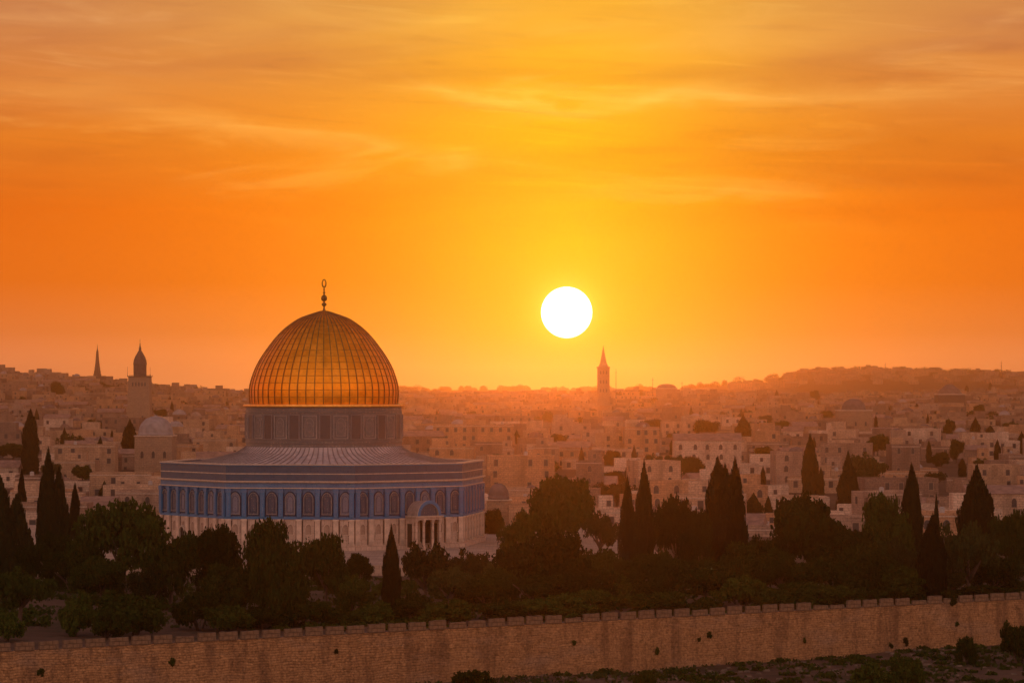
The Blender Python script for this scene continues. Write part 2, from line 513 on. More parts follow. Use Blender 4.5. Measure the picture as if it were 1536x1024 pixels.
# ------------------------------------------------------------------ mesh helpers
class MB:
    def __init__(self):
        self.v, self.f, self.m, self.uv, self.mats = [], [], [], {}, []

    def mi(self, mat):
        if mat not in self.mats:
            self.mats.append(mat)
        return self.mats.index(mat)

    def face(self, pts, mat, uv=None):
        b = len(self.v)
        self.v += [tuple(p) for p in pts]
        if uv is not None:
            self.uv[len(self.f)] = uv
        self.f.append(tuple(range(b, b + len(pts))))
        self.m.append(self.mi(mat))

    def mesh(self, verts, faces, mat):
        b = len(self.v)
        self.v += [tuple(p) for p in verts]
        i = self.mi(mat)
        for f in faces:
            self.f.append(tuple(k + b for k in f))
            self.m.append(i)

    def box(self, lo, hi, mat):
        (x0, y0, z0), (x1, y1, z1) = lo, hi
        v = [(x0, y0, z0), (x1, y0, z0), (x1, y1, z0), (x0, y1, z0), (x0, y0, z1), (x1, y0, z1), (x1, y1, z1), (x0, y1, z1)]
        self.mesh(v, [(0, 3, 2, 1), (4, 5, 6, 7), (0, 1, 5, 4), (1, 2, 6, 5), (2, 3, 7, 6), (3, 0, 4, 7)], mat)

    def hexa(self, v, mat):
        self.mesh(v, [(0, 3, 2, 1), (4, 5, 6, 7), (0, 1, 5, 4), (1, 2, 6, 5), (2, 3, 7, 6), (3, 0, 4, 7)], mat)

    def lathe(self, prof, n, mat, cx=0, cy=0, closed_top=True, phase=0.0):
        b = []
        for (r, z) in prof:
            b.append([(cx + r * math.cos(phase + 2 * math.pi * k / n), cy + r * math.sin(phase + 2 * math.pi * k / n), z) for k in range(n)])
        verts = [p for ring in b for p in ring]
        faces = []
        for i in range(len(prof) - 1):
            for k in range(n):
                k2 = (k + 1) % n
                faces.append((i * n + k, i * n + k2, (i + 1) * n + k2, (i + 1) * n + k))
        if closed_top:
            faces.append(tuple((len(prof) - 1) * n + k for k in range(n)))
            faces.append(tuple(n - 1 - k for k in range(n)))
        self.mesh(verts, faces, mat)

    def tube(self, pts, rads, n, mat):
        rings = []
        for i, p in enumerate(pts):
            p = Vector(p)
            a = Vector(pts[max(i - 1, 0)])
            c = Vector(pts[min(i + 1, len(pts) - 1)])
            d = (c - a).normalized() if (c - a).length > 1e-6 else Vector((0, 0, 1))
            s = d.cross(Vector((0.3, .9, .1))).normalized()
            t = d.cross(s)
            rings += [tuple(p + (s * math.cos(2 * math.pi * k / n) + t * math.sin(2 * math.pi * k / n)) * rads[i]) for k in range(n)]
        faces = []
        for i in range(len(pts) - 1):
            for k in range(n):
                k2 = (k + 1) % n
                faces.append((i * n + k, i * n + k2, (i + 1) * n + k2, (i + 1) * n + k))
        faces.append(tuple(n - 1 - k for k in range(n)))
        faces.append(tuple((len(pts) - 1) * n + k for k in range(n)))
        self.mesh(rings, faces, mat)

    def data(self, name, smooth=False):
        me = bpy.data.meshes.new(name)
        me.from_pydata(self.v, [], self.f)
        for m in self.mats:
            me.materials.append(m)
        me.polygons.foreach_set('material_index', self.m)
        if smooth:
            me.polygons.foreach_set('use_smooth', [True] * len(self.f))
        if self.uv:
            lay = me.uv_layers.new(name='UVMap')
            for fi, uv in self.uv.items():
                p = me.polygons[fi]
                for li, c in zip(p.loop_indices, uv):
                    lay.data[li].uv = c
        me.update()
        return me

    def obj(self, name, parent=None, smooth=False, loc=(0, 0, 0), rz=0.0):
        return place(name, self.data(name, smooth), parent, loc, rz)


def place(name, me, parent=None, loc=(0, 0, 0), rz=0.0, scale=None):
    o = bpy.data.objects.new(name, me)
    C.objects.link(o)
    o.location = loc
    o.rotation_euler = (0, 0, rz)
    if scale: o.scale = scale
    if parent: o.parent = parent
    return o


def thing(name, label, cat, loc=(0, 0, 0), rz=0.0, group=None):
    o = bpy.data.objects.new(name, None)
    C.objects.link(o)
    o.location = loc
    o.rotation_euler = (0, 0, rz)
    o.empty_display_size = .5
    return tag(o, label, cat, group)


def tag(o, label=None, cat=None, group=None, kind=None):
    if label: o['label'] = label
    if cat: o['category'] = cat
    if group: o['group'] = group
    if kind: o['kind'] = kind
    return o


# ------------------------------------------------------------------ terrain
WK = .644             # slope of the city wall's line
WY0 = 319.0
WALL_TOP, WALL_H = 0.0, 6.7
TPX = [-400, 0, 150, 300, 450, 768, 1000, 1150, 1230, 1300, 1536, 1940]
TD = [430, 520, 560, 700, 850, 1050, 1480, 2120, 2800, 3500, 5200, 5700, 6700]
TY = [
    [None] * 12,
    [None] * 12,
    [826] * 12,
    [781, 781, 781, 780, 780, 780, 778, 778, 779, 780, 782, 782],
    [729, 729, 730, 732, 732, 730, 728, 728, 729, 730, 733, 733],
    [690, 690, 692, 692, 692, 688, 687, 688, 689, 690, 693, 693],
    [646, 646, 648, 650, 652, 650, 646, 650, 650, 650, 650, 650],
    [612, 612, 617, 626, 630, 627, 622, 625, 624, 622, 616, 612],
    [561, 562, 575, 592, 603, 600, 592, 599, 604, 602, 594, 588],
    [587, 587, 592, 595, 595, 595, 594, 597, 597, 595, 592, 592],
    [592, 592, 592, 590, 588, 588, 586, 573, 558, 557, 563, 560],
    [594, 592, 590, 586, 586, 585, 585, 586, 585, 585, 588, 590],
    [596] * 12,
]


def fbm(x, y, s):
    return (math.sin(x / s * 1.3 + 1.7) * math.cos(y / s * 1.1 + .4) + .5 * math.sin(x / s * 2.9 + y / s * 1.7) + .3 * math.cos(x / s * 5.3 - y / s * 4.7 + 2.2)) / 1.8


def wall_y(x):
    return WY0 + WK * x


def ground_z(x, y):
    off = y - wall_y(x)
    if off < 0:
        return -WALL_H + fbm(x, y, 14) * .35 + max(-off - 10, 0) * -.03 + .02 * max(x - 30, 0)
    if y < 560:
        inner = -1.9 + .9 * min(off / 60.0, 1) + fbm(x, y, 11) * .25
        t = min(max((y - 520) / 40.0, 0), 1)
        zc = EYE + (HOR - 826) * 560 / F
        return inner * (1 - t) + zc * t
    px = 768 + F * x / y
    px = min(max(px, TPX[0]), TPX[-1] - 1e-3)
    i = max(k for k in range(len(TPX) - 1) if TPX[k] <= px)
    u = (px - TPX[i]) / (TPX[i + 1] - TPX[i])
    yy = min(y, TD[-1] - 1e-3)
    j = max(k for k in range(2, len(TD) - 1) if TD[k] <= yy)
    v = (yy - TD[j]) / (TD[j + 1] - TD[j])

    def row(k):
        return EYE + (HOR - (TY[k][i] * (1 - u) + TY[k][i + 1] * u)) * TD[k] / F
    z = row(j) * (1 - v) + row(j + 1) * v
    return z + fbm(x, y, 55) * min((y - 560) / 300, 1) * (.8 + min(y, 4000) / 3000)


def unproject(px, py, d):
    return ((px - 768) / F * d, d, EYE + (HOR - py) / F * d)


def ground_hit(px, py, d0=300.0):
    """first point of the ground under that sight line, beyond d0"""
    u = (px - 768) / F
    d = max(d0, WY0 / (1 - WK * u) + 2.0)
    while d < 5500:
        if EYE + (HOR - py) / F * d < ground_z(u * d, d):
            return d
        d += 1.5
    return 2050.0


def build_ground():
    offs = [-220, -150, -100, -80] + [-70 + 2.5 * k for k in range(28)] + [-.1, .1] + [1.5 + 2.5 * k for k in range(100)]
    o = offs[-1]
    while o < 6200:
        o += max(4.0, o * .022)
        offs.append(o)
    us = np.linspace(-.32, .32, 150)
    V, Fc = [], []
    for o in offs:
        for u in us:
            y = (WY0 + o) / (1 - WK * u)
            y = min(max(y, 60), 6900)
            x = u * y
            V.append((x, y, ground_z(x, y)))
    n = len(us)
    for i in range(len(offs) - 1):
        for k in range(n - 1):
            Fc.append((i * n + k, i * n + k + 1, (i + 1) * n + k + 1, (i + 1) * n + k))
    b = MB()
    b.mesh(V, Fc, M['earth'])
    tag(b.obj('ground', smooth=True), kind='structure')


build_ground()

# ------------------------------------------------------------------ stone terrace under the shrine
SC = Vector(((486 - 768) / F * 470, 470, 0))        # the shrine's centre
PLAZA = .45
b = MB()
x0, x1, y0, y1 = -110, 22, 407, 532
b.box((x0, y0, -4), (x1, y1, PLAZA), M['paving'])
for i in range(4):
    b.box((x0 - 6, y0 - .45 * (i + 1), -4), (x1 + .4 * (i + 1), y0 - .45 * i, PLAZA - .28 * (i + 1)), M['paving'])
tag(b.obj('plaza'), kind='structure')

# ------------------------------------------------------------------ the shrine
RO = 26.4
AP = RO * math.cos(R(22.5))
FW = 2 * RO * math.sin(R(22.5))
TT = math.tan(R(22.5))
shrine = thing('domed_shrine', 'octagonal blue tiled shrine with a great golden ribbed dome', 'shrine', (SC.x, SC.y, 0))


def mitre(mb, z0, z1, out, inn, mat):
    a = FW / 2 + out * TT
    c = FW / 2 - inn * TT
    v = [(-a, -out, z0), (a, -out, z0), (c, inn, z0), (-c, inn, z0), (-a, -out, z1), (a, -out, z1), (c, inn, z1), (-c, inn, z1)]
    mb.hexa(v, mat)


def arch_pts(w, z0, z1, n=8, point=.25):
    """outline of a slightly pointed arch, from lower left round to lower right"""
    h = w / 2
    spring = z1 - h * (1 + point)
    p = [(-h, z0), (-h, spring)]
    for k in range(1, 2 * n):
        t = math.pi - math.pi * k / (2 * n)
        s = math.sin(t)
        p.append((h * math.cos(t), spring + h * s * (1 + point * s * s)))
    p += [(h, spring), (h, z0)]
    return p


def arch_panel(mb, w, z0, z1, fr, proud, mat_in, mat_fr, rec=.12, cx=0.0, base_y=0.0):
    """a framed arched panel standing proud of the plane y = base_y (outwards is -y)"""
    o = arch_pts(w + 2 * fr, z0 - fr, z1 + fr)
    i = arch_pts(w, z0, z1)
    yo, yi = base_y - proud, base_y - proud + rec
    n = len(o)
    for k in range(n):
        k2 = (k + 1) % n
        mb.face([(cx + o[k][0], yo, o[k][1]), (cx + i[k][0], yo, i[k][1]), (cx + i[k2][0], yo, i[k2][1]), (cx + o[k2][0], yo, o[k2][1])], mat_fr)
        mb.face([(cx + o[k2][0], yo, o[k2][1]), (cx + o[k2][0], base_y + .02, o[k2][1]), (cx + o[k][0], base_y + .02, o[k][1]), (cx + o[k][0], yo, o[k][1])], mat_fr)
        mb.face([(cx + i[k][0], yo, i[k][1]), (cx + i[k][0], yi, i[k][1]), (cx + i[k2][0], yi, i[k2][1]), (cx + i[k2][0], yo, i[k2][1])], mat_fr)
    mb.face([(cx + p[0], yi, p[1]) for p in i][::-1], mat_in)


BW = FW / 7
# one face's meshes, shared by all eight faces
fm = {}
mb = MB(); mitre(mb, PLAZA - .4, 1.0, .55, 1.2, M['marble']); mitre(mb, 1.0, 1.25, .3, 1.2, M['marble']); fm['plinth'] = mb.data('plinth')
mb = MB(); mitre(mb, 1.25, 5.22, 0, 1.2, M['marble']); fm['marble_wall'] = mb.data('marble_wall')
mb = MB()
for dz, pr in ((0, .16), (.16, .10)):
    mitre(mb, 5.22 + dz, 5.38 + dz, pr, 1.2, M['tile_deep'])
mitre(mb, 5.54, 9.80, 0, 1.2, M['tile'])
mitre(mb, 9.80, 9.92, .22, 1.2, M['tile_deep']); mitre(mb, 9.92, 10.06, .34, 1.2, M['pale_trim'])
mitre(mb, 10.06, 10.80, .04, 1.2, M['tile'])
fm['tile_wall'] = mb.data('tile_wall')
mb = MB()
mitre(mb, 10.80, 10.92, .28, 1.2, M['pale_trim']); mitre(mb, 10.92, 11.08, .48, 1.2, M['pale_trim'])
fm['cornice'] = mb.data('cornice')
mb = MB()
mitre(mb, 11.08, 12.10, .02, .95, M['tile_parapet'])
mitre(mb, 12.10, 12.24, .09, .95, M['pale_trim'])
mitre(mb, 12.24, 13.36, .02, .95, M['tile_parapet'])
mitre(mb, 13.36, 13.50, .14, 1.0, M['tile_deep'])
mitre(mb, 13.50, 13.66, .26, 1.1, M['pale_trim'])
fm['parapet'] = mb.data('parapet')
for nm, mt in (('stone', 'grille'), ('blue', 'grille_blue')):
    mb = MB(); arch_panel(mb, 1.72, 5.80, 9.42, .10, .12, M['joint_blue'], M['joint_blue'], .06); arch_panel(mb, 1.38, 6.0, 9.22, .10, .22, M[mt], M['frame_stone'], .14)
    arch_panel(mb, .86, 6.35, 8.7, .06, .05, M[mt], M['joint_blue'], .03, 0, -.09)
    fm['window_' + nm] = mb.data('window')
mb = MB()
mb.box((-.50, -.04, 5.54), (.50, 0.02, 9.4), M['joint_blue']); mb.box((-.36, -.34, 5.54), (.36, 0.02, 9.25), M['tile_deep']); mb.box((-.20, -.40, 5.7), (.20, -.34, 9.0), M['tile'])  # first box: dark blue strip painting shade along both pilaster edges
mb.box((-.46, -.43, 9.25), (.46, 0.02, 9.80), M['tile'])
fm['pilaster'] = mb.data('pilaster')
mb = MB()
mb.box((-.56, -.03, 1.25), (.56, .02, 5.22), M['joint']); mb.box((-.40, -.34, 1.25), (.40, .02, 4.95), M['pilaster_marble']); mb.box((-.48, -.40, 4.95), (.48, .02, 5.22), M['pilaster_marble']); mb.box((-.48, -.40, 1.25), (.48, .02, 1.5), M['pilaster_marble'])  # first box: flat dark strip, painted shade either side of the pilaster
fm['marble_pilaster'] = mb.data('marble_pilaster')
mb = MB(); arch_panel(mb, .95, 2.9, 4.45, .10, .09, M['joint_pale'], M['pilaster_marble'], .07)
for z0, z1 in ((1.7, 2.6),):
    for bx in ((-.6, -.05, z0, .6, z0 + .09), (-.6, -.05, z1 - .09, .6, z1)):
        mb.box((bx[0], bx[1], bx[2]), (bx[3], .02, bx[4]), M['pale_trim'])
    mb.box((-.6, -.05, z0), (-.51, .02, z1), M['pale_trim']); mb.box((.51, -.05, z0), (.6, .02, z1), M['pale_trim'])
fm['marble_panel'] = mb.data('marble_panel')

PORTAL_FACE, PORTAL_BAY = 53.5, 4
for k in range(8):
    t = 53.5 + 45 * k                        # outward direction, degrees from +x towards the viewer
    nx, ny = math.cos(R(t)), -math.sin(R(t))
    rz = math.atan2(ny, nx) + math.pi / 2    # local -y points outwards
    loc = (nx * AP, ny * AP, 0)
    place('plinth', fm['plinth'], shrine, loc, rz)
    mw = place('marble_wall', fm['marble_wall'], shrine, loc, rz)
    tw = place('tile_wall', fm['tile_wall'], shrine, loc, rz)
    place('cornice', fm['cornice'], shrine, loc, rz)
    place('parapet', fm['parapet'], shrine, loc, rz)
    for j in range(7):
        cx = -FW / 2 + BW * (j + .5)
        place('window', fm['window_blue' if (j + k) % 3 == 1 else 'window_stone'], tw, (cx, 0, 0))
        if not (k == 0 and j in (3, 4)):
            place('panel', fm['marble_panel'], mw, (cx, 0, 0))
    for j in range(8):
        cx = -FW / 2 + BW * j + (.42 if j == 0 else -.42 if j == 7 else 0)
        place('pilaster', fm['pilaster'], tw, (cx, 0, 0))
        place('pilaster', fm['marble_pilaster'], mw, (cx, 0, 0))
    if k == 0:
        # porch: a barrel vault on slim columns in front of a tall dark door
        px_ = -FW / 2 + BW * 4.05
        pm = MB()
        pm.box((px_ - 2.5, -3.2, 5.0), (px_ + 2.5, -.36, 5.45), M['marble'])
        pm.box((px_ - 2.65, -3.35, 5.45), (px_ + 2.65, -.5, 5.62), M['pale_trim'])
        porch = pm.obj('porch', shrine, loc=loc, rz=rz)
        vm = MB()
        nseg = 14
        ro, ri = 2.1, 1.72
        for s in range(nseg):
            a0, a1 = math.pi * s / nseg, math.pi * (s + 1) / nseg
            q = lambda r, a, y: (px_ + r * math.cos(a), y, 5.62 + r * 1.08 * math.sin(a))
            vm.face([q(ro, a0, -3.2), q(ro, a1, -3.2), q(ro, a1, -.1), q(ro, a0, -.1)][::-1], M['vault_stone'])
            vm.face([q(ro + .12, a0, -3.3), q(ro + .12, a1, -3.3), q(ri, a1, -3.3), q(ri, a0, -3.3)], M['tile_deep'])
            vm.face([q(ro + .12, a0, -3.3), q(ro + .12, a0, -3.1), q(ro + .12, a1, -3.1), q(ro + .12, a1, -3.3)], M['pale_trim'])
            vm.face([q(ri, a0, -3.3), q(ri, a1, -3.3), q(ri, a1, -2.9), q(ri, a0, -2.9)], M['pale_trim'])
        vm.face([(px_ + ri * math.cos(math.pi * s / nseg), -2.95, 5.62 + 1.08 * ri * math.sin(math.pi * s / nseg)) for s in range(nseg + 1)], M['grille'])
        vm.obj('vault', porch)
        for cx in (-2.2, -.85, .85, 2.2):
            cm = MB()
            cm.lathe([(.34, PLAZA), (.34, PLAZA + .3), (.23, PLAZA + .4), (.21, 4.5), (.33, 4.75), (.36, 5.0)], 14, M['marble'], px_ + cx, -2.9)
            cm.obj('column', porch, smooth=False)
        dm = MB()
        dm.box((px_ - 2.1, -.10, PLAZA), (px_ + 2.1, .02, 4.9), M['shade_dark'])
        dm.box((px_ - .62, -.34, PLAZA), (px_ - .38, .02, 5.0), M['marble']); dm.box((px_ + .9, -.34, PLAZA), (px_ + 1.2, .02, 5.0), M['marble'])
        dm.obj('door', shrine, loc=loc, rz=rz)
        for s_ in (-1, 1):
            sm = MB()
            sm.box((px_ + s_ * 2.35 - .15, -2.6, PLAZA), (px_ + s_ * 2.35 + .15, -.36, 5.0), M['marble'])
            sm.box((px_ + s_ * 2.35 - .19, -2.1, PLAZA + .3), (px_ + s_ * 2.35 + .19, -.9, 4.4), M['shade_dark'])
            sm.obj('side_wall', porch)
    if k == 2:
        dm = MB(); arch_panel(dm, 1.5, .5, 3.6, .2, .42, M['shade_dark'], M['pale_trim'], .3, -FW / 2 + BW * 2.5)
        dm.obj('door', shrine, loc=loc, rz=rz)

# lead roof flaring from the drum to the parapet
prof = [(12.5, 16.1), (13.1, 15.6), (14.2, 15.0), (15.8, 14.55), (17.6, 14.12), (19.6, 13.78), (21.6, 13.48), (23.4, 13.22), (25.0, 13.02)]
NA = 112
mb = MB()


def oct_r(a):
    d = ((math.degrees(a) + 53.5) % 45)
    d = d - 45 if d > 22.5 else d
    return 1 / math.cos(R(d)) * math.cos(R(22.5)) / .955


def roof_pt(i, a, lift=0.0):
    r, z = prof[i]
    t = (r - 12.5) / 12.5
    f = (1 - t) + t * oct_r(a) * .965
    return (r * f * math.cos(a), r * f * math.sin(a), z + lift)


for k in range(NA):
    a0, a1 = 2 * math.pi * k / NA, 2 * math.pi * (k + 1) / NA
    for i in range(len(prof) - 1):
        mb.face([roof_pt(i, a0), roof_pt(i + 1, a0), roof_pt(i + 1, a1), roof_pt(i, a1)], M['lead'])
        e0, e1 = .055 / prof[i][0], .055 / prof[i + 1][0]
        p = [roof_pt(i, a0 - e0, .10), roof_pt(i + 1, a0 - e1, .10), roof_pt(i + 1, a0 + e1, .10), roof_pt(i, a0 + e0, .10)]
        q = [roof_pt(i, a0 - e0), roof_pt(i + 1, a0 - e1), roof_pt(i + 1, a0 + e1), roof_pt(i, a0 + e0)]
        mb.face(p, M['lead_rib']); mb.face([q[0], q[1], p[1], p[0]], M['lead_rib']); mb.face([p[3], p[2], q[2], q[3]], M['lead_rib'])
mb.obj('roof', shrine)

# drum
RD = 12.62
mb = MB()
mb.lathe([(RD, 15.2), (RD, 16.55), (RD + .10, 16.6), (RD + .10, 16.85), (RD, 16.9), (RD, 21.35), (RD + .08, 21.4), (RD + .08, 21.55), (RD, 21.6), (RD, 22.3)], 96, M['drum_tile'])
drum = mb.obj('drum', shrine)
mb = MB()
mb.box((-.80, -.12, 17.35), (.80, .25, 21.05), M['drum_dark'])
for s in (-1, 1):
    mb.box((s * .86 - .08, -.17, 17.25), (s * .86 + .08, .2, 21.15), M['lead_rib'])
mb.box((-.78, -.17, 21.05), (.78, .2, 21.16), M['lead_rib']); mb.box((-.78, -.17, 17.24), (.78, .2, 17.35), M['lead_rib'])
dw = mb.data('window')
mb = MB()
for s in (-1, 1):
    mb.box((s * 1.13 - .06, -.10, 17.35), (s * 1.13 + .06, .25, 21.05), M['dome_grey'])
mb.box((-1.07, -.10, 20.93), (1.07, .2, 21.05), M['dome_grey']); mb.box((-1.07, -.10, 17.35), (1.07, .2, 17.47), M['dome_grey'])
arch_panel(mb, 1.35, 17.85, 20.55, .07, .13, M['drum_tile'], M['dome_grey'], .05)
ring = [(math.cos(2 * math.pi * k / 16), math.sin(2 * math.pi * k / 16)) for k in range(16)]
for k in range(16):
    c0, c1 = ring[k], ring[(k + 1) % 16]
    mb.face([(.50 * c0[0], -.13, 19.2 + .8 * c0[1]), (.38 * c0[0], -.13, 19.2 + .62 * c0[1]), (.38 * c1[0], -.13, 19.2 + .62 * c1[1]), (.50 * c1[0], -.13, 19.2 + .8 * c1[1])], M['lead_rib'])
dp = mb.data('panel')
for k in range(16):
    for off, me, nm in ((4.6, dw, 'window'), (4.6 + 11.25, dp, 'panel')):
        a = -R(90) + R(off + 22.5 * k)
        place(nm, me, drum, (RD * math.cos(a), RD * math.sin(a), 0), a + math.pi / 2)
mb = MB()
mb.lathe([(12.6, 22.28), (12.95, 22.34), (13.05, 22.5), (13.0, 22.72), (12.2, 22.86), (11.9, 22.86)], 96, M['gold_trim'], closed_top=False)
mb.obj('cornice', shrine, smooth=False)

# golden dome: panels between raised seams
dprof = [(22.75, 443), (23.9, 447), (25.04, 448), (25.85, 445), (26.66, 436), (27.7, 424), (28.8, 408), (30.4, 375), (32.06, 332), (33.7, 285), (35.3, 222), (36.65, 150), (37.35, 78), (37.75, 30), (37.95, 8)]
zz = np.array([p[0] for p in dprof]); rr = np.array([p[1] / 4 / 9.26 for p in dprof])
# even steps along the outline
seg = np.concatenate([[0], np.cumsum(np.hypot(np.diff(zz), np.diff(rr)))])
NV, NU = 54, 54
ss = np.linspace(0, seg[-1], NV + 1)
rz_ = np.interp(ss, seg, rr); zz_ = np.interp(ss, seg, zz)
for _ in range(3):
    rz_[1:-1] = (rz_[:-2] + 2 * rz_[1:-1] + rz_[2:]) / 4
    zz_[1:-1] = (zz_[:-2] + 2 * zz_[1:-1] + zz_[2:]) / 4
mb = MB()
SUB = 3


def dome_pt(i, a, lift=0.0):
    return ((rz_[i] + lift) * math.cos(a), (rz_[i] + lift) * math.sin(a), zz_[i] + (lift * .6 if i > NV * .6 else 0))


NROW = 18
for k in range(NU):
    for s in range(SUB):
        a0 = 2 * math.pi * (k + s / SUB) / NU
        a1 = 2 * math.pi * (k + (s + 1) / SUB) / NU
        for i in range(NV):
            r0 = math.floor(i / (NV / NROW)) + .5
            uv = [(k + .5, r0)] * 4
            mb.face([dome_pt(i, a0), dome_pt(i, a1), dome_pt(i + 1, a1), dome_pt(i + 1, a0)], M['gold'], uv)
dome_me = mb.data('dome', smooth=True)
dome = place('dome', dome_me, shrine)
# merge doubles so the panels shade smoothly
import bmesh
bm = bmesh.new(); bm.from_mesh(dome_me); bmesh.ops.remove_doubles(bm, verts=bm.verts, dist=.002); bm.to_mesh(dome_me); bm.free()
mb = MB()
for k in range(NU):
    a = 2 * math.pi * k / NU
    for i in range(NV - 1):
        def rp(i, side, lift):
            w = min(.075, rz_[i] * .018 + .012)
            x, y, z = dome_pt(i, a, lift)
            return (x - math.sin(a) * w * side, y + math.cos(a) * w * side, z)
        p = [rp(i, -1, .09), rp(i, 1, .09), rp(i + 1, 1, .09), rp(i + 1, -1, .09)]
        mb.face(p, M['gold_rib'])
        mb.face([rp(i, -1, -.03), p[0], p[3], rp(i + 1, -1, -.03)], M['gold_rib'])
        mb.face([p[1], rp(i, 1, -.03), rp(i + 1, 1, -.03), p[2]], M['gold_rib'])
for r in range(1, NROW):
    i = int(r * NV / NROW)
    n = 108
    for k in range(n):
        a0, a1 = 2 * math.pi * k / n, 2 * math.pi * (k + 1) / n
        def hp(a, dz, lift):
            x, y, z = dome_pt(i, a, lift)
            return (x, y, z + dz)
        mb.face([hp(a0, -.05, .035), hp(a1, -.05, .035), hp(a1, .05, .03), hp(a0, .05, .03)], M['gold_seam'])
mb.obj('seam_grid', dome)

# finial: stem, orbs and a long closed ring
mb = MB()
mb.lathe([(.32, 37.7), (.22, 38.05), (.13, 38.4), (.16, 38.5), (.13, 38.6), (.36, 38.75), (.42, 38.9), (.34, 39.1), (.14, 39.25), (.14, 39.4), (.40, 39.55), (.50, 39.85), (.48, 40.1), (.33, 40.35), (.13, 40.5), (.12, 40.65), (.24, 40.8), (.12, 40.95), (.09, 41.2), (.19, 41.35), (.08, 41.5), (.07, 41.75)], 16, M['bronze'])
pts, rad = [], []
for k in range(25):
    a = -math.pi / 2 + 2 * math.pi * k / 24
    pts.append((.30 * math.cos(a), 0, 42.32 + .62 * math.sin(a) * (1.0 if math.sin(a) > 0 else .95)))
    rad.append(.10 if 4 < k < 20 else .13)
mb.tube(pts, rad, 8, M['bronze'])
mb.obj('finial', shrine, smooth=True)


# ------------------------------------------------------------------ the crenellated city wall
def build_city_wall():
    th = math.atan(WK)
    root = thing('city_wall', 'long weathered stone city wall with low square battlements', 'wall', (0, WY0, 0), th)
    L0, L1 = -115.0, 140.0
    mb = MB()
    NX, NZ = 180, 10
    rnd = random.Random(3)
    V, Fc = [], []
    for i in range(NX + 1):
        x = L0 + (L1 - L0) * i / NX
        for j in range(NZ + 1):
            z = -WALL_H - 2.2 + (WALL_H + 2.2 - .85) * j / NZ
            batter = -.75 - (NZ - j) * .02
            V.append((x, batter + rnd.uniform(-.03, .03), z))
    for i in range(NX):
        for j in range(NZ):
            a = i * (NZ + 1) + j
            Fc.append((a, a + NZ + 1, a + NZ + 2, a + 1))
    mb.mesh(V, Fc, M['wall_stone'])
    mb.face([(L0, -.75, -.85), (L1, -.75, -.85), (L1, .75, -.85), (L0, .75, -.85)], M['cap_stone'])
    mb.face([(L1, .75, -9), (L0, .75, -9), (L0, .75, -.85), (L1, .75, -.85)], M['wall_stone'])
    mb.obj('masonry', root)
    x = L0 + 1
    while x < L1 - 3:
        w = rnd.uniform(2.02, 2.14) if x < 55 else rnd.uniform(2.12, 2.22)
        h = .85 + rnd.uniform(-.06, .07) - (rnd.uniform(.15, .4) if rnd.random() < .12 else 0)
        m2 = MB()
        n = 5
        top = [h + rnd.uniform(-.035, .035) for _ in range(n + 1)]
        for k in range(n):
            xa, xb = w * k / n, w * (k + 1) / n
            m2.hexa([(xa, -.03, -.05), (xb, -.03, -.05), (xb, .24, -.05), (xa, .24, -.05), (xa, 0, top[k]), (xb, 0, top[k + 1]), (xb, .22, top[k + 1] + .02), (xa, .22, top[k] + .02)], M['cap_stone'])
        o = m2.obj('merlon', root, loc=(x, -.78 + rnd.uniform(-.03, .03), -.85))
        x += 2.5 + rnd.uniform(-.08, .08)
    return root


city_wall = build_city_wall()


# ------------------------------------------------------------------ foliage
def leaf_mesh(name, pts, nrm, size, mat, seed, elong=1.4):
    rs = np.random.RandomState(seed)
    n = len(pts)
    d1 = rs.normal(size=(n, 3)) + nrm * .0
    d1 /= np.linalg.norm(d1, axis=1)[:, None]
    nn = rs.normal(size=(n, 3)) * .7 + nrm
    d2 = np.cross(nn, d1); d2 /= (np.linalg.norm(d2, axis=1)[:, None] + 1e-9)
    s = size * rs.uniform(.55, 1.3, size=n)[:, None]
    a = d1 * s * elong / 2
    c = d2 * s / 2
    bend = nn / (np.linalg.norm(nn, axis=1)[:, None] + 1e-9) * s * .18
    V = np.stack([pts - a, pts - c + bend, pts + a, pts + c + bend], axis=1).reshape(-1, 3)
    me = bpy.data.meshes.new(name)
    me.vertices.add(4 * n); me.loops.add(4 * n); me.polygons.add(n)
    me.vertices.foreach_set('co', V.astype(np.float32).ravel())
    me.loops.foreach_set('vertex_index', np.arange(4 * n, dtype=np.int32))
    me.polygons.foreach_set('loop_start', np.arange(0, 4 * n, 4, dtype=np.int32))
    me.materials.append(mat)
    me.update(calc_edges=True)
    return me


def lobe_points(lobes, n, rs, shell=.55):
    """points in and on a set of ellipsoids (cx, cy, cz, rx, ry, rz)"""
    vol = np.array([l[3] * l[4] + l[3] * l[5] for l in lobes]); vol = vol / vol.sum()
    P, N = [], []
    for l, q in zip(lobes, vol):
        k = max(int(n * q), 4)
        d = rs.normal(size=(k, 3)); d /= np.linalg.norm(d, axis=1)[:, None]
        r = rs.uniform(shell, 1.0, size=k) ** .6
        # lumpy shell
        lump = 1 + .13 * np.sin(d[:, 0] * 7 + l[0] * 9) * np.cos(d[:, 2] * 6 + l[1] * 5) + rs.normal(size=k) * .05
        p = d * (r * lump)[:, None] * np.array(l[3:6]) + np.array(l[:3])
        P.append(p); N.append(d)
    return np.concatenate(P), np.concatenate(N)


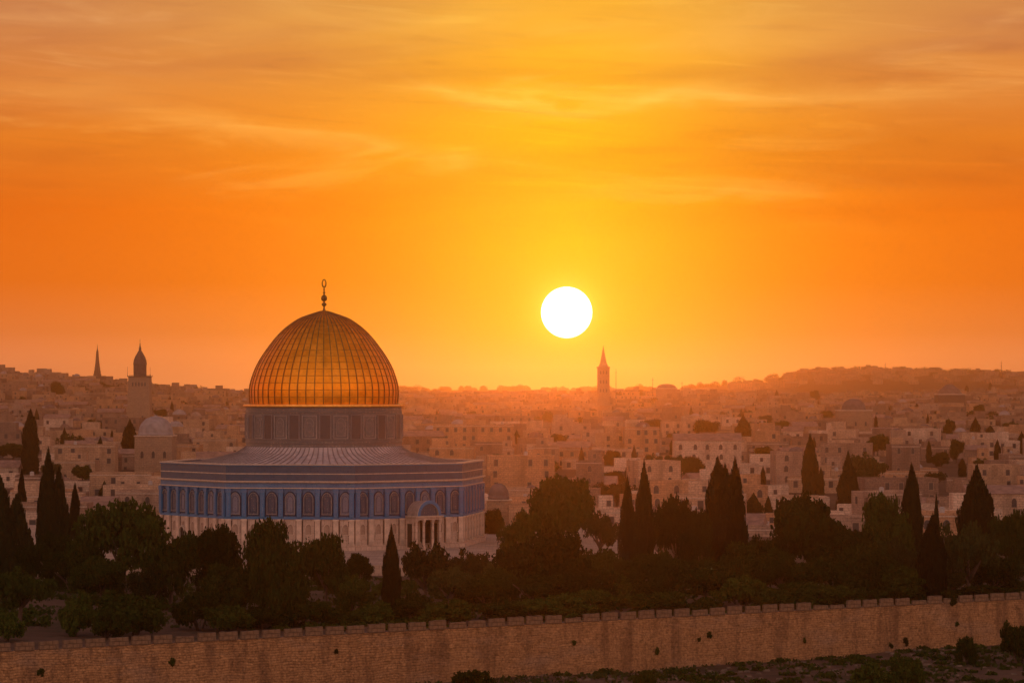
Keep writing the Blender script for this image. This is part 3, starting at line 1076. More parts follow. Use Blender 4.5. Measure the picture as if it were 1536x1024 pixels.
def crown_broad(seed, n=5200, z0=.18, spread=1.0, loose=.0, flat=0.0, nl=7, size=.062, globe=False):
    """a few big masses, each carrying many small leaf clumps: an uneven outline with gaps"""
    rs = np.random.RandomState(seed)
    hz = (1 - z0) / 2
    zc = (z0 + 1) / 2
    masses = []
    for k in range(nl):
        a = 2 * math.pi * (k + rs.uniform(-.35, .35)) / nl * 1.618
        t = rs.uniform(-.75, .75) if k else .55
        rad = rs.uniform(.34, .72) * spread * math.sqrt(max(1 - t * t * 1.25 * (1 - .7 * flat * (t > 0)), .05))
        q = rs.uniform(.30, .50) * (1 - .15 * loose)
        masses.append((rad * math.cos(a), rad * math.sin(a), zc + t * hz * .62, q, q * hz * rs.uniform(1.05, 1.5)))
    if globe:
        masses = [(0, 0, zc, .80, hz * .80)] * 4 + [(m[0] * .9, m[1] * .9, zc + (m[2] - zc) * .8, m[3] * .55, m[4] * .55) for m in masses[:12]]
    masses.append((0, 0, zc + .2 * hz, .48, hz * .72))
    P, N = [], []
    clumps = []
    for (mx, my, mz, mr, mh) in masses:
        for c in range(14):
            d = rs.normal(size=3); d /= np.linalg.norm(d)
            f = rs.uniform(.55, 1.0)
            clumps.append((mx + d[0] * mr * f, my + d[1] * mr * f, mz + d[2] * mh * f, rs.uniform(.10, .20) * (1 - .3 * loose) * (1.2 if nl >= 10 else 1)))
    for (mx, my, mz, mr, mh) in masses:
        k = int(n * .045) if not globe else int(n * .03)
        d = rs.normal(size=(k, 3)); d /= np.linalg.norm(d, axis=1)[:, None]
        r = rs.uniform(.2, .92, size=k) ** .6
        P.append(np.stack([mx + d[:, 0] * r * mr, my + d[:, 1] * r * mr, np.maximum(mz + d[:, 2] * r * mh, z0 * .6)], axis=1)); N.append(d)
    per = n // len(clumps)
    for (cx, cy, cz, cr) in clumps:
        k = max(int(per * (cr / .15) ** 2), 6)
        d = rs.normal(size=(k, 3)); d /= np.linalg.norm(d, axis=1)[:, None]
        r = cr * rs.uniform(.25, 1.08, size=k) ** .7
        P.append(np.stack([cx + d[:, 0] * r, cy + d[:, 1] * r, np.maximum(cz + d[:, 2] * r * hz * 1.25, z0 * .6 - .02)], axis=1))
        N.append(d + np.array([cx, cy, .3]) * .4)
    P, N = np.concatenate(P), np.concatenate(N)
    lo, hi = P[:, 2].min(), P[:, 2].max()
    P[:, 2] = lo + (P[:, 2] - lo) * (1 - lo) / (hi - lo)
    P[:, :2] /= max(np.percentile(np.hypot(P[:, 0], P[:, 1]), 97), .5)
    return P, N, size


def crown_cypress(seed, tips, n=4200, size=.085):
    """tips: (x, y, top, radius, base)"""
    rs = np.random.RandomState(seed)
    P, N = [], []
    for (cx, cy, top, rad, base, sharp) in tips:
        k = int(n * rad * top)
        t = rs.uniform(0, 1, size=k) ** .9
        prof = np.minimum(1, (t + .02) / .06) ** .5 * np.where(t < .42, 1.0, np.maximum(1 - (np.maximum(t - .42, 0) / .58) ** sharp, 0))
        a = rs.uniform(0, 2 * math.pi, size=k)
        r = rad * prof * rs.uniform(.62, 1.04, size=k) * (1 + .13 * np.sin(a * 3 + t * 17 + seed) + .07 * np.sin(a * 7 - t * 31))
        P.append(np.stack([cx + r * np.cos(a), cy + r * np.sin(a), base + t * (top - base)], axis=1))
        N.append(np.stack([np.cos(a), np.sin(a), np.full(k, .3)], axis=1))
    return np.concatenate(P), np.concatenate(N), size


PROTO = {}


def trunk_mesh(kind, seed, z0):
    rnd = random.Random(seed)
    mb = MB()
    if kind == 'cypress':
        mb.tube([(0, 0, -.03), (0.02, 0, .1), (0, 0, .5)], [.11, .09, .05], 7, M['bark'])
    elif kind == 'bush':
        for k in range(5):
            a = rnd.uniform(0, 6.28)
            mb.tube([(.05 * math.cos(a), .05 * math.sin(a), -.06), (.3 * math.cos(a), .3 * math.sin(a), .3), (.5 * math.cos(a), .5 * math.sin(a), .55)], [.045, .03, .015], 5, M['bark'])
    else:
        lean = rnd.uniform(-.08, .08)
        fork = z0 * 1.05
        mb.tube([(0, 0, -.04), (lean * .4, 0, fork * .5), (lean, .02, fork), (lean * 1.3, .05, z0 + .25)], [.085, .065, .055, .03], 8, M['bark'])
        for k in range(5):
            a = 6.28 * k / 5 + rnd.uniform(-.5, .5)
            r1, r2 = rnd.uniform(.15, .28), rnd.uniform(.4, .6)
            zz0 = fork * rnd.uniform(.75, 1.1)
            mb.tube([(lean, 0, zz0), (lean + r1 * math.cos(a), r1 * math.sin(a), zz0 + .13), (lean + r2 * math.cos(a), r2 * math.sin(a), zz0 + rnd.uniform(.25, .38))], [.042, .03, .014], 6, M['bark'])
    return mb.data('trunk', True)


def make_protos():
    spec = {
        'pine': [(101, dict(z0=.20, flat=.6)), (102, dict(z0=.30, spread=1.15, flat=.9)), (103, dict(z0=.14)), (104, dict(z0=.22, spread=1.1, nl=9, flat=.5))],
        'round': [(111, dict(z0=.12, spread=.92, nl=11, n=7600)), (112, dict(z0=.10, spread=.95, nl=12, n=7600)), (113, dict(z0=.15, spread=.9, nl=10, n=7000)), (114, dict(z0=.10, nl=16, n=15000, globe=True, size=.07))],
        'olive': [(121, dict(z0=.16, loose=.9, spread=1.1)), (122, dict(z0=.14, loose=1.0, nl=8)), (123, dict(z0=.18, loose=.8, spread=1.1, nl=8))],
        'bush': [(131, dict(z0=.0, spread=1.0, size=.075)), (132, dict(z0=.0, spread=1.05, nl=6, size=.075)), (133, dict(z0=-.02, spread=.95, nl=8, size=.075))],
    }
    lm = {'pine': 'leaf_pine', 'round': 'leaf_pine', 'olive': 'leaf_olive', 'bush': 'leaf_bush'}
    for kind, lst in spec.items():
        for i, (seed, kw) in enumerate(lst):
            P, N, s = crown_broad(seed, **kw)
            PROTO[(kind, i)] = (leaf_mesh('crown', P, N, s, M[lm[kind]], seed), trunk_mesh(kind, seed, max(kw['z0'] + .08, .12)))
    cyp = {
        'cypress': [(141, [(0, 0, 1, .92, .03, 1.9), (-.3, .1, .86, .6, .03, 2.2)]), (142, [(0, 0, 1, .82, .04, 1.7), (.42, .1, .84, .55, .05, 2.2), (-.45, 0, .74, .5, .05, 2.2)]), (143, [(0, 0, 1, .95, .02, 2.6), (.25, .1, .92, .7, .02, 2.4)])],
        'cone': [(151, [(0, 0, 1, 1.0, .04, 1.1)]), (152, [(0, 0, 1, 1.0, .05, 1.35), (.3, 0, .6, .6, .05, 1.4)])],
        'clump': [(161, [(-.36, 0, 1, .58, .02, 3.0), (.50, .1, 1.0, .42, .02, 2.8), (0, .1, .94, .72, .0, 4), (.05, -.3, .84, .78, .0, 4), (-.58, .2, .74, .44, 0, 3.5), (.64, -.2, .70, .44, 0, 3.5)]),
                  (162, [(-.3, 0, 1, .55, .02, 2.0), (.35, .1, .82, .5, .02, 2.4), (.8, 0, .5, .35, 0, 2), (-.75, .2, .72, .3, 0, 2)])],
    }
    for kind, lst in cyp.items():
        for i, (seed, tips) in enumerate(lst):
            P, N, s = crown_cypress(seed, tips)
            PROTO[(kind, i)] = (leaf_mesh('crown', P, N, s, M['leaf_cypress'], seed, 1.8), trunk_mesh('cypress', seed, .1))


make_protos()
NAMES = {'pine': ('pine_tree', 'tree'), 'round': ('broadleaf_tree', 'tree'), 'olive': ('olive_tree', 'tree'), 'bush': ('bush', 'bush'),
         'cypress': ('cypress_tree', 'tree'), 'cone': ('cypress_tree', 'tree'), 'clump': ('cypress_clump', 'tree')}
tcount = [0]
TREES = []           # (px, top, base, object)


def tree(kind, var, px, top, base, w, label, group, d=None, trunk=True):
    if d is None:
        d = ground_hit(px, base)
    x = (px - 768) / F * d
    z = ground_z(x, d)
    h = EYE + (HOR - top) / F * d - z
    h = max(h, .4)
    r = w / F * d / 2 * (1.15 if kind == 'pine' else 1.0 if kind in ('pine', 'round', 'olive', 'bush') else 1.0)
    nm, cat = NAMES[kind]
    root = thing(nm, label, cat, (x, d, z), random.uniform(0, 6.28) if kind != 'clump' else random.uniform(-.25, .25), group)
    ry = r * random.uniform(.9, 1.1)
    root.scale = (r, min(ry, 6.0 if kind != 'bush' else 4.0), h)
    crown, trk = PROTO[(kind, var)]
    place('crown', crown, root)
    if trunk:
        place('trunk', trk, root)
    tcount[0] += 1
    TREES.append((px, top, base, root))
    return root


G1 = 'dark trees in the garden behind the wall'
G2 = 'cypresses in and around the garden'
G3 = 'low bushes along the wall'
garden = [
    # kind, variant, x, top, base, width, label
    ('clump', 1, 12, 722, 868, 72, 'broad dark cypress clump filling the left margin of the garden', G2),
    ('cypress', 0, 33, 706, 800, 15, 'slim dark cypress standing behind the broad clump at the left margin', G2),
    ('clump', 1, 80, 680, 838, 48, 'tall cypress clump with several tips, left of the tiled shrine', G2),
    ('cypress', 2, 113, 728, 822, 15, 'short slim cypress at the right foot of the many-tipped clump', G2),
    ('cypress', 1, 232, 764, 820, 14, 'little pointed cypress just left of the shrine corner', G2),
    ('pine', 2, 72, 796, 884, 74, 'spreading pine with two bare trunks below the many-tipped cypress clump', G1),
    ('pine', 0, 186, 750, 892, 106, 'large full-crowned pine left of the shrine, tallest broad tree on that side', G1),
    ('round', 1, 130, 800, 892, 66, 'dark rounded tree tucked left of the large full-crowned pine', G1),
    ('pine', 3, 256, 800, 915, 78, 'pine with straight dark trunk leaning out from the shrine corner', G1),
    ('round', 0, 322, 786, 905, 88, 'rounded tree covering the lower left facade of the shrine', G1),
    ('olive', 1, 225, 845, 918, 70, 'small loose tree in the shade under the large full-crowned pine', G1),
    ('pine', 1, 30, 848, 944, 92, 'wide low tree with thin leaning trunk nearest the wall on the left', G1),
    ('bush', 0, 96, 852, 884, 34, 'small ball-shaped bush on bare ground left of the large pine', G3),
    ('bush', 1, 112, 884, 955, 64, 'dark upright bush behind the battlements, left of the long bush', G3),
    ('bush', 2, 200, 884, 955, 122, 'long wedge-shaped dark bush behind the battlements below the large pine', G3),
    ('bush', 2, 10, 912, 962, 60, 'dark bush in the lower left corner above the battlements', G3),
    ('round', 2, 352, 842, 935, 102, 'dense dark tree in front of the shrine, below the rounded tree', G1),
    ('round', 1, 412, 776, 940, 86, 'tall rounded tree in front of the shrine facade, thin trunk to the wall', G1),
    ('bush', 1, 432, 862, 935, 72, 'dark bush at the foot of the tall tree before the shrine', G3),
    ('round', 0, 489, 799, 905, 70, 'ball-crowned tree with clear dark trunk in front of the shrine', G1),
    ('round', 2, 541, 828, 880, 42, 'small round-crowned tree at the edge of the stone terrace', G1),
    ('bush', 0, 532, 862, 922, 66, 'bush under the small round-crowned tree at the terrace edge', G3),
    ('bush', 2, 470, 900, 940, 80, 'low scrubby bush right of the ball-crowned tree trunk', G3),
    ('cypress', 1, 587, 794, 928, 32, 'lone dark cypress in front of the shrine, left of its porch', G2),
    ('olive', 0, 640, 812, 905, 84, 'open-branched olive tree in front of the shrine porch', G1),
    ('olive', 2, 703, 822, 902, 86, 'olive tree with forked pale trunk below the right shrine corner', G1),
    ('olive', 1, 762, 832, 908, 86, 'dusky olive tree in front of the sunlit terrace corner', G1),
    ('bush', 1, 662, 897, 938, 116, 'long clipped light green hedge-like bush behind the battlements', G3),
    ('bush', 0, 755, 900, 930, 90, 'flat dark bush right of the hedge-like bush', G3),
    ('round', 1, 738, 762, 812, 36, 'small round tree beside the right end of the shrine', G1),
    ('pine', 2, 782, 762, 858, 56, 'ragged pine in front of the big globe-shaped tree', G1),
    ('round', 3, 841, 711, 826, 86, 'big globe-shaped tree under the sun, highest round crown of the garden', G1),
    ('pine', 3, 815, 795, 912, 112, 'very dark wide tree mass below the globe-shaped tree', G1),
    ('round', 1, 752, 850, 915, 78, 'dark tree bridging the olive trees and the dark wide mass', G1),
    ('olive', 2, 901, 766, 838, 66, 'feathery low tree right of the globe-shaped tree', G1),
    ('cypress', 0, 941, 722, 880, 27, 'shorter of the twin cypresses right of the sun', G2),
    ('cypress', 1, 966, 700, 882, 36, 'taller of the twin cypresses right of the sun', G2),
    ('round', 2, 905, 822, 905, 90, 'dark tree at the feet of the twin cypresses', G1),
    ('pine', 0, 1016, 743, 888, 58, 'narrow upright pine between the twin cypresses and the big cypress clump', G1),
    ('clump', 0, 1087, 696, 886, 62, 'big cypress clump with two high tips right of the sun', G2),
    ('round', 0, 1052, 762, 892, 44, 'dark slender tree leaning on the big two-tipped cypress clump', G1),
    ('bush', 0, 1023, 848, 884, 27, 'tiny ball bush below the narrow upright pine', G3),
    ('bush', 1, 930, 862, 912, 74, 'olive-toned bush right of the dark mass under the sun', G3),
    ('bush', 2, 985, 884, 922, 120, 'wide low scrub behind the battlements below the twin cypresses', G3),
    ('bush', 0, 868, 884, 928, 110, 'broad dark bush behind the battlements under the sun', G3),
    ('round', 1, 1118, 812, 890, 84, 'rounded green tree below the big two-tipped cypress clump', G1),
    ('bush', 2, 1112, 860, 915, 92, 'dome-shaped green bush behind the battlements, below the two-tipped clump', G3),
    ('pine', 1, 1212, 736, 888, 126, 'large umbrella pine with straight dark trunk, widest crown right of the sun', G1),
    ('pine', 3, 1262, 790, 892, 92, 'pine filling the space under the right side of the umbrella pine', G1),
    ('round', 2, 1170, 820, 895, 66, 'round dark tree under the left side of the umbrella pine', G1),
    ('round', 1, 1330, 738, 880, 76, 'hazy broad tree between the umbrella pine and the tall column cypress', G1),
    ('cypress', 2, 1367, 704, 880, 32, 'tall column cypress right of the umbrella pine', G2),
    ('cypress', 0, 1398, 777, 902, 42, 'stout dark cypress in front of the tall column cypress', G2),
    ('cypress', 0, 1404, 744, 850, 11, 'thin cypress tip rising behind the stout dark cypress', G2),
    ('cone', 1, 1465, 704, 850, 56, 'large cone-shaped cypress near the right margin of the garden', G2),
    ('olive', 0, 1452, 782, 898, 104, 'grey-green olive tree under the large cone-shaped cypress', G1),
    ('round', 0, 1521, 764, 880, 66, 'round dark tree at the right margin of the garden', G1),
    ('olive', 2, 1505, 838, 886, 60, 'low pale-stemmed tree at the right margin behind the battlements', G1),
    ('bush', 1, 1340, 846, 905, 96, 'dark mounded bush left of the stout dark cypress', G3),
    ('bush', 0, 1225, 872, 914, 120, 'flat green bush under the umbrella pine trunk', G3),
    ('bush', 2, 1270, 880, 912, 80, 'small dark bush right of the umbrella pine trunk', G3),
    ('bush', 1, 1060, 895, 920, 70, 'low weedy bush between the wide scrub and the dome-shaped bush', G3),
    ('bush', 0, 620, 888, 932, 60, 'dark shrub at the right foot of the lone cypress', G3),
    ('olive', 1, 1430, 840, 895, 60, 'thin dark tree right of the stout cypress', G1),
    ('bush', 2, 300, 880, 945, 70, 'dark shrub behind the battlements below the rounded facade tree', G3),
    ('round', 0, 152, 834, 906, 84, 'shadowed tree between the rounded dark tree and the long wedge-shaped bush', G1),
    ('pine', 2, 104, 822, 886, 60, 'small pine at the left foot of the large full-crowned pine', G1),
    ('olive', 0, 672, 848, 916, 84, 'low olive tree above the clipped hedge-like bush', G1),
    ('round', 0, 728, 860, 918, 84, 'dark low tree below the forked olive tree', G1),
    ('pine', 1, 800, 856, 918, 96, 'shadowed pine under the dark wide mass below the sun', G1),
    ('round', 1, 866, 836, 914, 92, 'shadowed round tree right of the dark wide mass', G1),
    ('pine', 2, 944, 836, 908, 84, 'low pine in the shade of the twin cypresses', G1),
    ('round', 0, 986, 824, 906, 72, 'dark tree between the twin cypresses and the narrow upright pine', G1),
    ('pine', 3, 1060, 836, 908, 92, 'wide dark pine at the foot of the two-tipped clump', G1),
    ('round', 2, 1150, 802, 892, 74, 'dark tree between the two-tipped clump and the umbrella pine', G1),
    ('round', 1, 1302, 812, 900, 92, 'wide dark tree under the hazy broad tree', G1),
    ('pine', 0, 1250, 836, 904, 100, 'low pine behind the umbrella pine trunk', G1),
    ('round', 0, 1490, 832, 894, 84, 'dark tree below the large cone-shaped cypress', G1),
    ('olive', 2, 1342, 806, 890, 66, 'loose tree left of the tall column cypress foot', G1),
    ('bush', 0, 158, 906, 956, 62, 'dark bush between the upright bush and the long wedge-shaped bush', G3),
    ('bush', 2, 338, 902, 946, 92, 'broad shadowed bush behind the battlements before the shrine', G3),
    ('bush', 0, 396, 908, 942, 80, 'low bush at the left foot of the tall facade tree', G3),
    ('bush', 1, 560, 900, 936, 70, 'low bush at the left foot of the lone cypress', G3),
    ('bush', 1, 1392, 876, 902, 76, 'low bush at the foot of the stout dark cypress', G3),
    ('bush', 2, 1472, 874, 898, 104, 'low broad bush below the grey-green olive tree', G3),
    ('bush', 0, 808, 896, 930, 96, 'low bush behind the battlements left of the broad dark bush', G3),
    ('bush', 2, 1165, 880, 914, 84, 'low bush left of the flat green bush', G3),
]
for (k, v, x, t, b_, w, lab, gr) in garden:
    tree(k, v, x, t, b_, w, lab, gr)

# bushes outside the wall
def outer_bush(px, top, base, w, label, var, d):
    x, y, z = unproject(px, base, d)
    root = thing('bush', label, 'bush', (x, d, ground_z(x, d) - .2), random.uniform(0, 6), 'bushes outside the city wall')
    h = EYE + (HOR - top) / F * d - root.location.z
    root.scale = (w / F * d / 2, w / F * d / 2, h)
    place('crown', PROTO[('bush', var)][0], root); place('trunk', PROTO[('bush', var)][1], root)


outer_bush(708, 1002, 1040, 74, 'dark green bush at the foot of the wall, middle of the lower edge', 0, 300)
outer_bush(962, 1003, 1040, 52, 'small bush against the wall foot right of the middle', 1, 308)
outer_bush(1362, 978, 1040, 62, 'taller half of the bush pair outside the wall', 2, 312)
outer_bush(1302, 990, 1040, 90, 'wide low half of the bush pair outside the wall', 1, 309)
outer_bush(1447, 952, 998, 34, 'sprawling thin bush climbing the wall foot near the right', 0, 333)
outer_bush(1526, 930, 1000, 62, 'large round bush outside the wall at the right margin', 2, 332)

# ------------------------------------------------------------------ tufts in the joints of the wall
th_w = math.atan(WK)
tufts = [(56, 1008, 12, 'small dark plant low in the wall near the left end'), (254, 993, 15, 'dark caper plant in the wall below the long wedge-shaped bush'),
         (499, 975, 9, 'tiny dark plant in the wall below the ball-crowned tree'), (855, 962, 8, 'tiny plant in the wall straight below the sun'),
         (978, 978, 13, 'narrow drooping plant in the wall below the twin cypresses'), (1041, 959, 9, 'small plant in the wall left of the two-tipped clump'),
         (1057, 953, 12, 'dark tuft in the wall below the two-tipped clump'), (1199, 960, 11, 'round tuft in the wall below the umbrella pine'),
         (1328, 968, 10, 'dark tuft low in the wall, lower of a pair'), (1349, 963, 12, 'taller dark tuft low in the wall, upper of a pair'),
         (1421, 904, 17, 'big dark caper plant just under the battlements near the right end'), (1428, 935, 9, 'small tuft below the big caper plant')]
for i, (px, py, w, lab) in enumerate(tufts):
    u = (px - 768) / F
    d = WY0 / (1 - WK * u)
    o = place('caper_plant', PROTO[('bush', i % 3)][0], None, (u * d + .8 * math.sin(th_w) , d - .8 * math.cos(th_w), EYE + (HOR - py) / F * d - .3), i * 1.3, (w / F * d * .5, w / F * d * .4, w / F * d * 1.1))
    tag(o, lab, 'plant', 'plants rooted in the wall')

# ------------------------------------------------------------------ grass, rocks
def scatter():
    rs = np.random.RandomState(5)
    P, N = [], []
    for k in range(26000):
        if k < 15000:
            d = rs.uniform(322, 412); px = rs.uniform(-60, 1600)
        else:
            d = rs.uniform(285, 352); px = rs.uniform(600, 1650)
        x = (px - 768) / F * d
        off = d - wall_y(x)
        if k < 15000 and off < 1.5: continue
        if k >= 15000 and (off > -1.0 or off < -60): continue
        if fbm(x, d, 6) + rs.uniform(-.5, .5) < .05: continue
        P.append((x, d, ground_z(x, d) + .12)); N.append((0, -.6, .5))
    P, N = np.array(P), np.array(N)
    me = leaf_mesh('grass', P, N, .42, M['leaf_olive'], 8, 1.6)
    tag(place('grass', me), 'dry grass and weeds on the bare garden soil and below the wall', None, None, 'stuff')
    mb = MB()
    rnd = random.Random(9)
    for k in range(900):
        if k < 200:
            d = rnd.uniform(324, 405); px = rnd.uniform(0, 1560)
        else:
            d = rnd.uniform(300, 352); px = rnd.uniform(700, 1600)
        x = (px - 768) / F * d
        off = d - wall_y(x)
        if (k < 200 and off < 2) or (k >= 200 and (off > -1.2 or off < -38)): continue
        s = rnd.uniform(.10, .34) * (.8 if k < 200 else 1.0)
        z = ground_z(x, d)
        v = []
        for zz2 in (-.4, 1):
            for (ax, ay) in ((-1, -1), (1, -1), (1, 1), (-1, 1)):
                f = 1 if zz2 < 0 else rnd.uniform(.45, .8)
                v.append((x + s * 1.5 * ax * f * rnd.uniform(.7, 1.1), d + s * ay * f * rnd.uniform(.7, 1.1), z + s * .7 * zz2 * rnd.uniform(.7, 1)))
        mb.hexa(v, M['rubble'])
    tag(mb.obj('rubble'), 'scattered pale stones on the soil', None, None, 'stuff')


scatter()


def undergrowth():
    rs = np.random.RandomState(31)
    P, N = [], []
    made = 0
    while made < 900:
        d = rs.uniform(320, 418); px = rs.uniform(-80, 1620)
        x = (px - 768) / F * d
        off = d - wall_y(x)
        if off < 1.2 or (d > 402 and x < 24): continue
        lim = .1 if off < 14 else .45
        if fbm(x + 40, d, 9) + rs.uniform(-.6, .6) < lim: continue
        r = rs.uniform(.35, 1.1); n = int(50 * r + 20)
        q = rs.normal(size=(n, 3)); q /= np.linalg.norm(q, axis=1)[:, None]; q[:, 2] = np.abs(q[:, 2])
        P.append(q * rs.uniform(.5, 1, size=n)[:, None] * np.array([r * 1.4, r * 1.2, r * rs.uniform(.6, 1.1)]) + np.array([x, d, ground_z(x, d)]))
        N.append(q); made += 1
    while made < 1120:
        d = rs.uniform(300, 352); px = rs.uniform(820, 1640)
        x = (px - 768) / F * d
        off = d - wall_y(x)
        if off > -1.3 or off < -45 or fbm(x + 9, d, 7) + rs.uniform(-.7, .7) < .1: continue
        r = rs.uniform(.25, .8); n = int(60 * r + 20)
        q = rs.normal(size=(n, 3)); q /= np.linalg.norm(q, axis=1)[:, None]; q[:, 2] = np.abs(q[:, 2])
        P.append(q * rs.uniform(.5, 1, size=n)[:, None] * np.array([r * 1.7, r * 1.3, r * rs.uniform(.5, .9)]) + np.array([x, d, ground_z(x, d)]))
        N.append(q); made += 1
    me = leaf_mesh('undergrowth', np.concatenate(P), np.concatenate(N), .34, M['leaf_bush'], 6, 1.5)
    tag(place('undergrowth', me), 'dark weedy undergrowth between the garden trees and below the wall', None, None, 'stuff')


undergrowth()

# ------------------------------------------------------------------ towers and named buildings of the city
def thing_at(name, px, base, d, label, cat, rz=0.0, group=None):
    x, y, z = unproject(px, base, d)
    return thing(name, label, cat, (x, y, z), rz, group), d / F      # second value: metres per photograph pixel


WIN = {}


def window_mesh(kind):
    if kind in WIN: return WIN[kind]
    mb = MB()
    if kind == 'arch':
        arch_panel(mb, 1.0, 0, 1.7, .10, .06, M['window_dark'], M['window_stone'], .05)
    else:
        for lo, hi in (((-.63, -.06, -.12), (.63, .02, 0)), ((-.63, -.06, 1.6), (.63, .02, 1.73)), ((-.63, -.06, 0), (-.5, .02, 1.6)), ((.5, -.06, 0), (.63, .02, 1.6))):
            mb.box(lo, hi, M['window_stone'])
        mb.face([(-.5, -.02, 0), (.5, -.02, 0), (.5, -.02, 1.6), (-.5, -.02, 1.6)], M['window_dark'])
    WIN[kind] = mb.data('window')
    return WIN[kind]


# domed minaret
t, s = thing_at('minaret', 210, 650, 1480, 'tall square stone minaret with dark domed lantern on the left hillside', 'minaret')
mb = MB()
w0, w1, z1 = 17.5 * s, 15.5 * s, (650 - 565) * s
mb.hexa([(-w0, -w0, -4), (w0, -w0, -4), (w0, w0, -4), (-w0, w0, -4), (-w1, -w1, z1), (w1, -w1, z1), (w1, w1, z1), (-w1, w1, z1)], M['tower_stone'])
mb.obj('shaft', t)
mb = MB()
mb.box((-17 * s, -17 * s, z1), (17 * s, 17 * s, z1 + 1.2 * s), M['tower_dark'])
for k in range(12):
    for q in (-1, 1):
        mb.box((-16.5 * s + k * 3 * s, q * 16.5 * s - .08, z1 + 1.2 * s), (-16.1 * s + k * 3 * s, q * 16.5 * s + .08, z1 + 3.2 * s), M['tower_dark'])
mb.obj('balcony', t)
mb = MB()
zb = z1 + 1.2 * s
mb.lathe([(9.8 * s, zb), (9.8 * s, zb + 17 * s), (10.4 * s, zb + 17.4 * s), (10.2 * s, zb + 19 * s), (9.3 * s, zb + 24 * s), (7.4 * s, zb + 29 * s), (5.2 * s, zb + 33 * s), (3.4 * s, zb + 36 * s), (2.6 * s, zb + 37 * s), (2.2 * s, zb + 38 * s)], 8, M['tower_dark'])
lan = mb.obj('lantern', t)
mb = MB()
mb.lathe([(1.9 * s, zb + 38 * s), (2.0 * s, zb + 41 * s), (1.2 * s, zb + 44 * s), (.5 * s, zb + 46 * s), (.9 * s, zb + 47.5 * s), (.35 * s, zb + 49 * s), (.2 * s, zb + 56 * s)], 8, M['tower_dark'])
mb.obj('finial', t)
for k in range(5):
    place('window', window_mesh('arch'), t, ((-8 + 4.2 * k) * s * 1.1, -w1 - .12, z1 - 14 * s), 0, (.7, 1, 1.25))
for px_, zz3 in ((6, 22), (-6, 12)):
    place('window', window_mesh('rect'), t, (px_ * s, -w0 + .15, zz3 * s), 0, (.8, 1, 1))
for q in (-17, 17):
    mb = MB(); mb.tube([(0, 0, z1), (0, 0, z1 + 15 * s)], [.12, .06], 5, M['metal_dark']); mb.obj('rod', t, loc=(q * s, -14 * s, 0))

# stepped spire
t, s = thing_at('church_spire', 146, 566, 2740, 'slender stepped spire on the far left ridge', 'spire')
mb = MB()
pr, z, r = [], 0.0, 6.3
for k in range(8):
    pr += [(r * s, z * s), (r * .93 * s, (z + 4.2) * s)]
    if k < 7: pr += [(r * 1.02 * s, (z + 4.3) * s), (r * 1.0 * s, (z + 4.9) * s)]
    z += 5.0; r *= .84
mb.lathe([(6.3 * s, -6 * s)] + pr, 8, M['tower_dark'])
mb.obj('shaft', t)
mb = MB(); mb.lathe([(1.5 * s, 39 * s), (.9 * s, 42 * s), (.5 * s, 44 * s), (.15 * s, 50 * s)], 8, M['tower_dark']); mb.obj('finial', t)
mb = MB(); mb.box((-10 * s, -8 * s, -10 * s), (12 * s, 8 * s, 2.4 * s), M['tower_dark']); mb.obj('base_block', t)

# pointed bell tower
t, s = thing_at('bell_tower', 905, 612, 2120, 'square bell tower with sharp pointed roof below the sun', 'tower')
mb = MB()
mb.box((-9 * s, -9 * s, -14 * s), (9 * s, 9 * s, 60 * s), M['tower_stone'])
for zq in (20, 33, 47): mb.box((-9.4 * s, -9.4 * s, zq * s), (9.4 * s, 9.4 * s, (zq + 1) * s), M['tower_stone'])
mb.obj('shaft', t, rz=0)
mb = MB(); mb.box((-10 * s, -10 * s, 60 * s), (10 * s, 10 * s, 62 * s), M['tower_stone']); mb.obj('cornice', t)
mb = MB(); mb.lathe([(10.6 * s, 62 * s), (6.8 * s, 68 * s), (4.2 * s, 77 * s), (1.6 * s, 87 * s), (.3 * s, 94 * s)], 4, M['tower_roof'], phase=R(45)); mb.obj('roof', t)
for zq in (24, 37, 51):
    for k in (-1, 0, 1):
        place('window', window_mesh('arch'), t, (k * 4.4 * s, -9.1 * s, zq * s), 0, (.9, 1, 1.5))


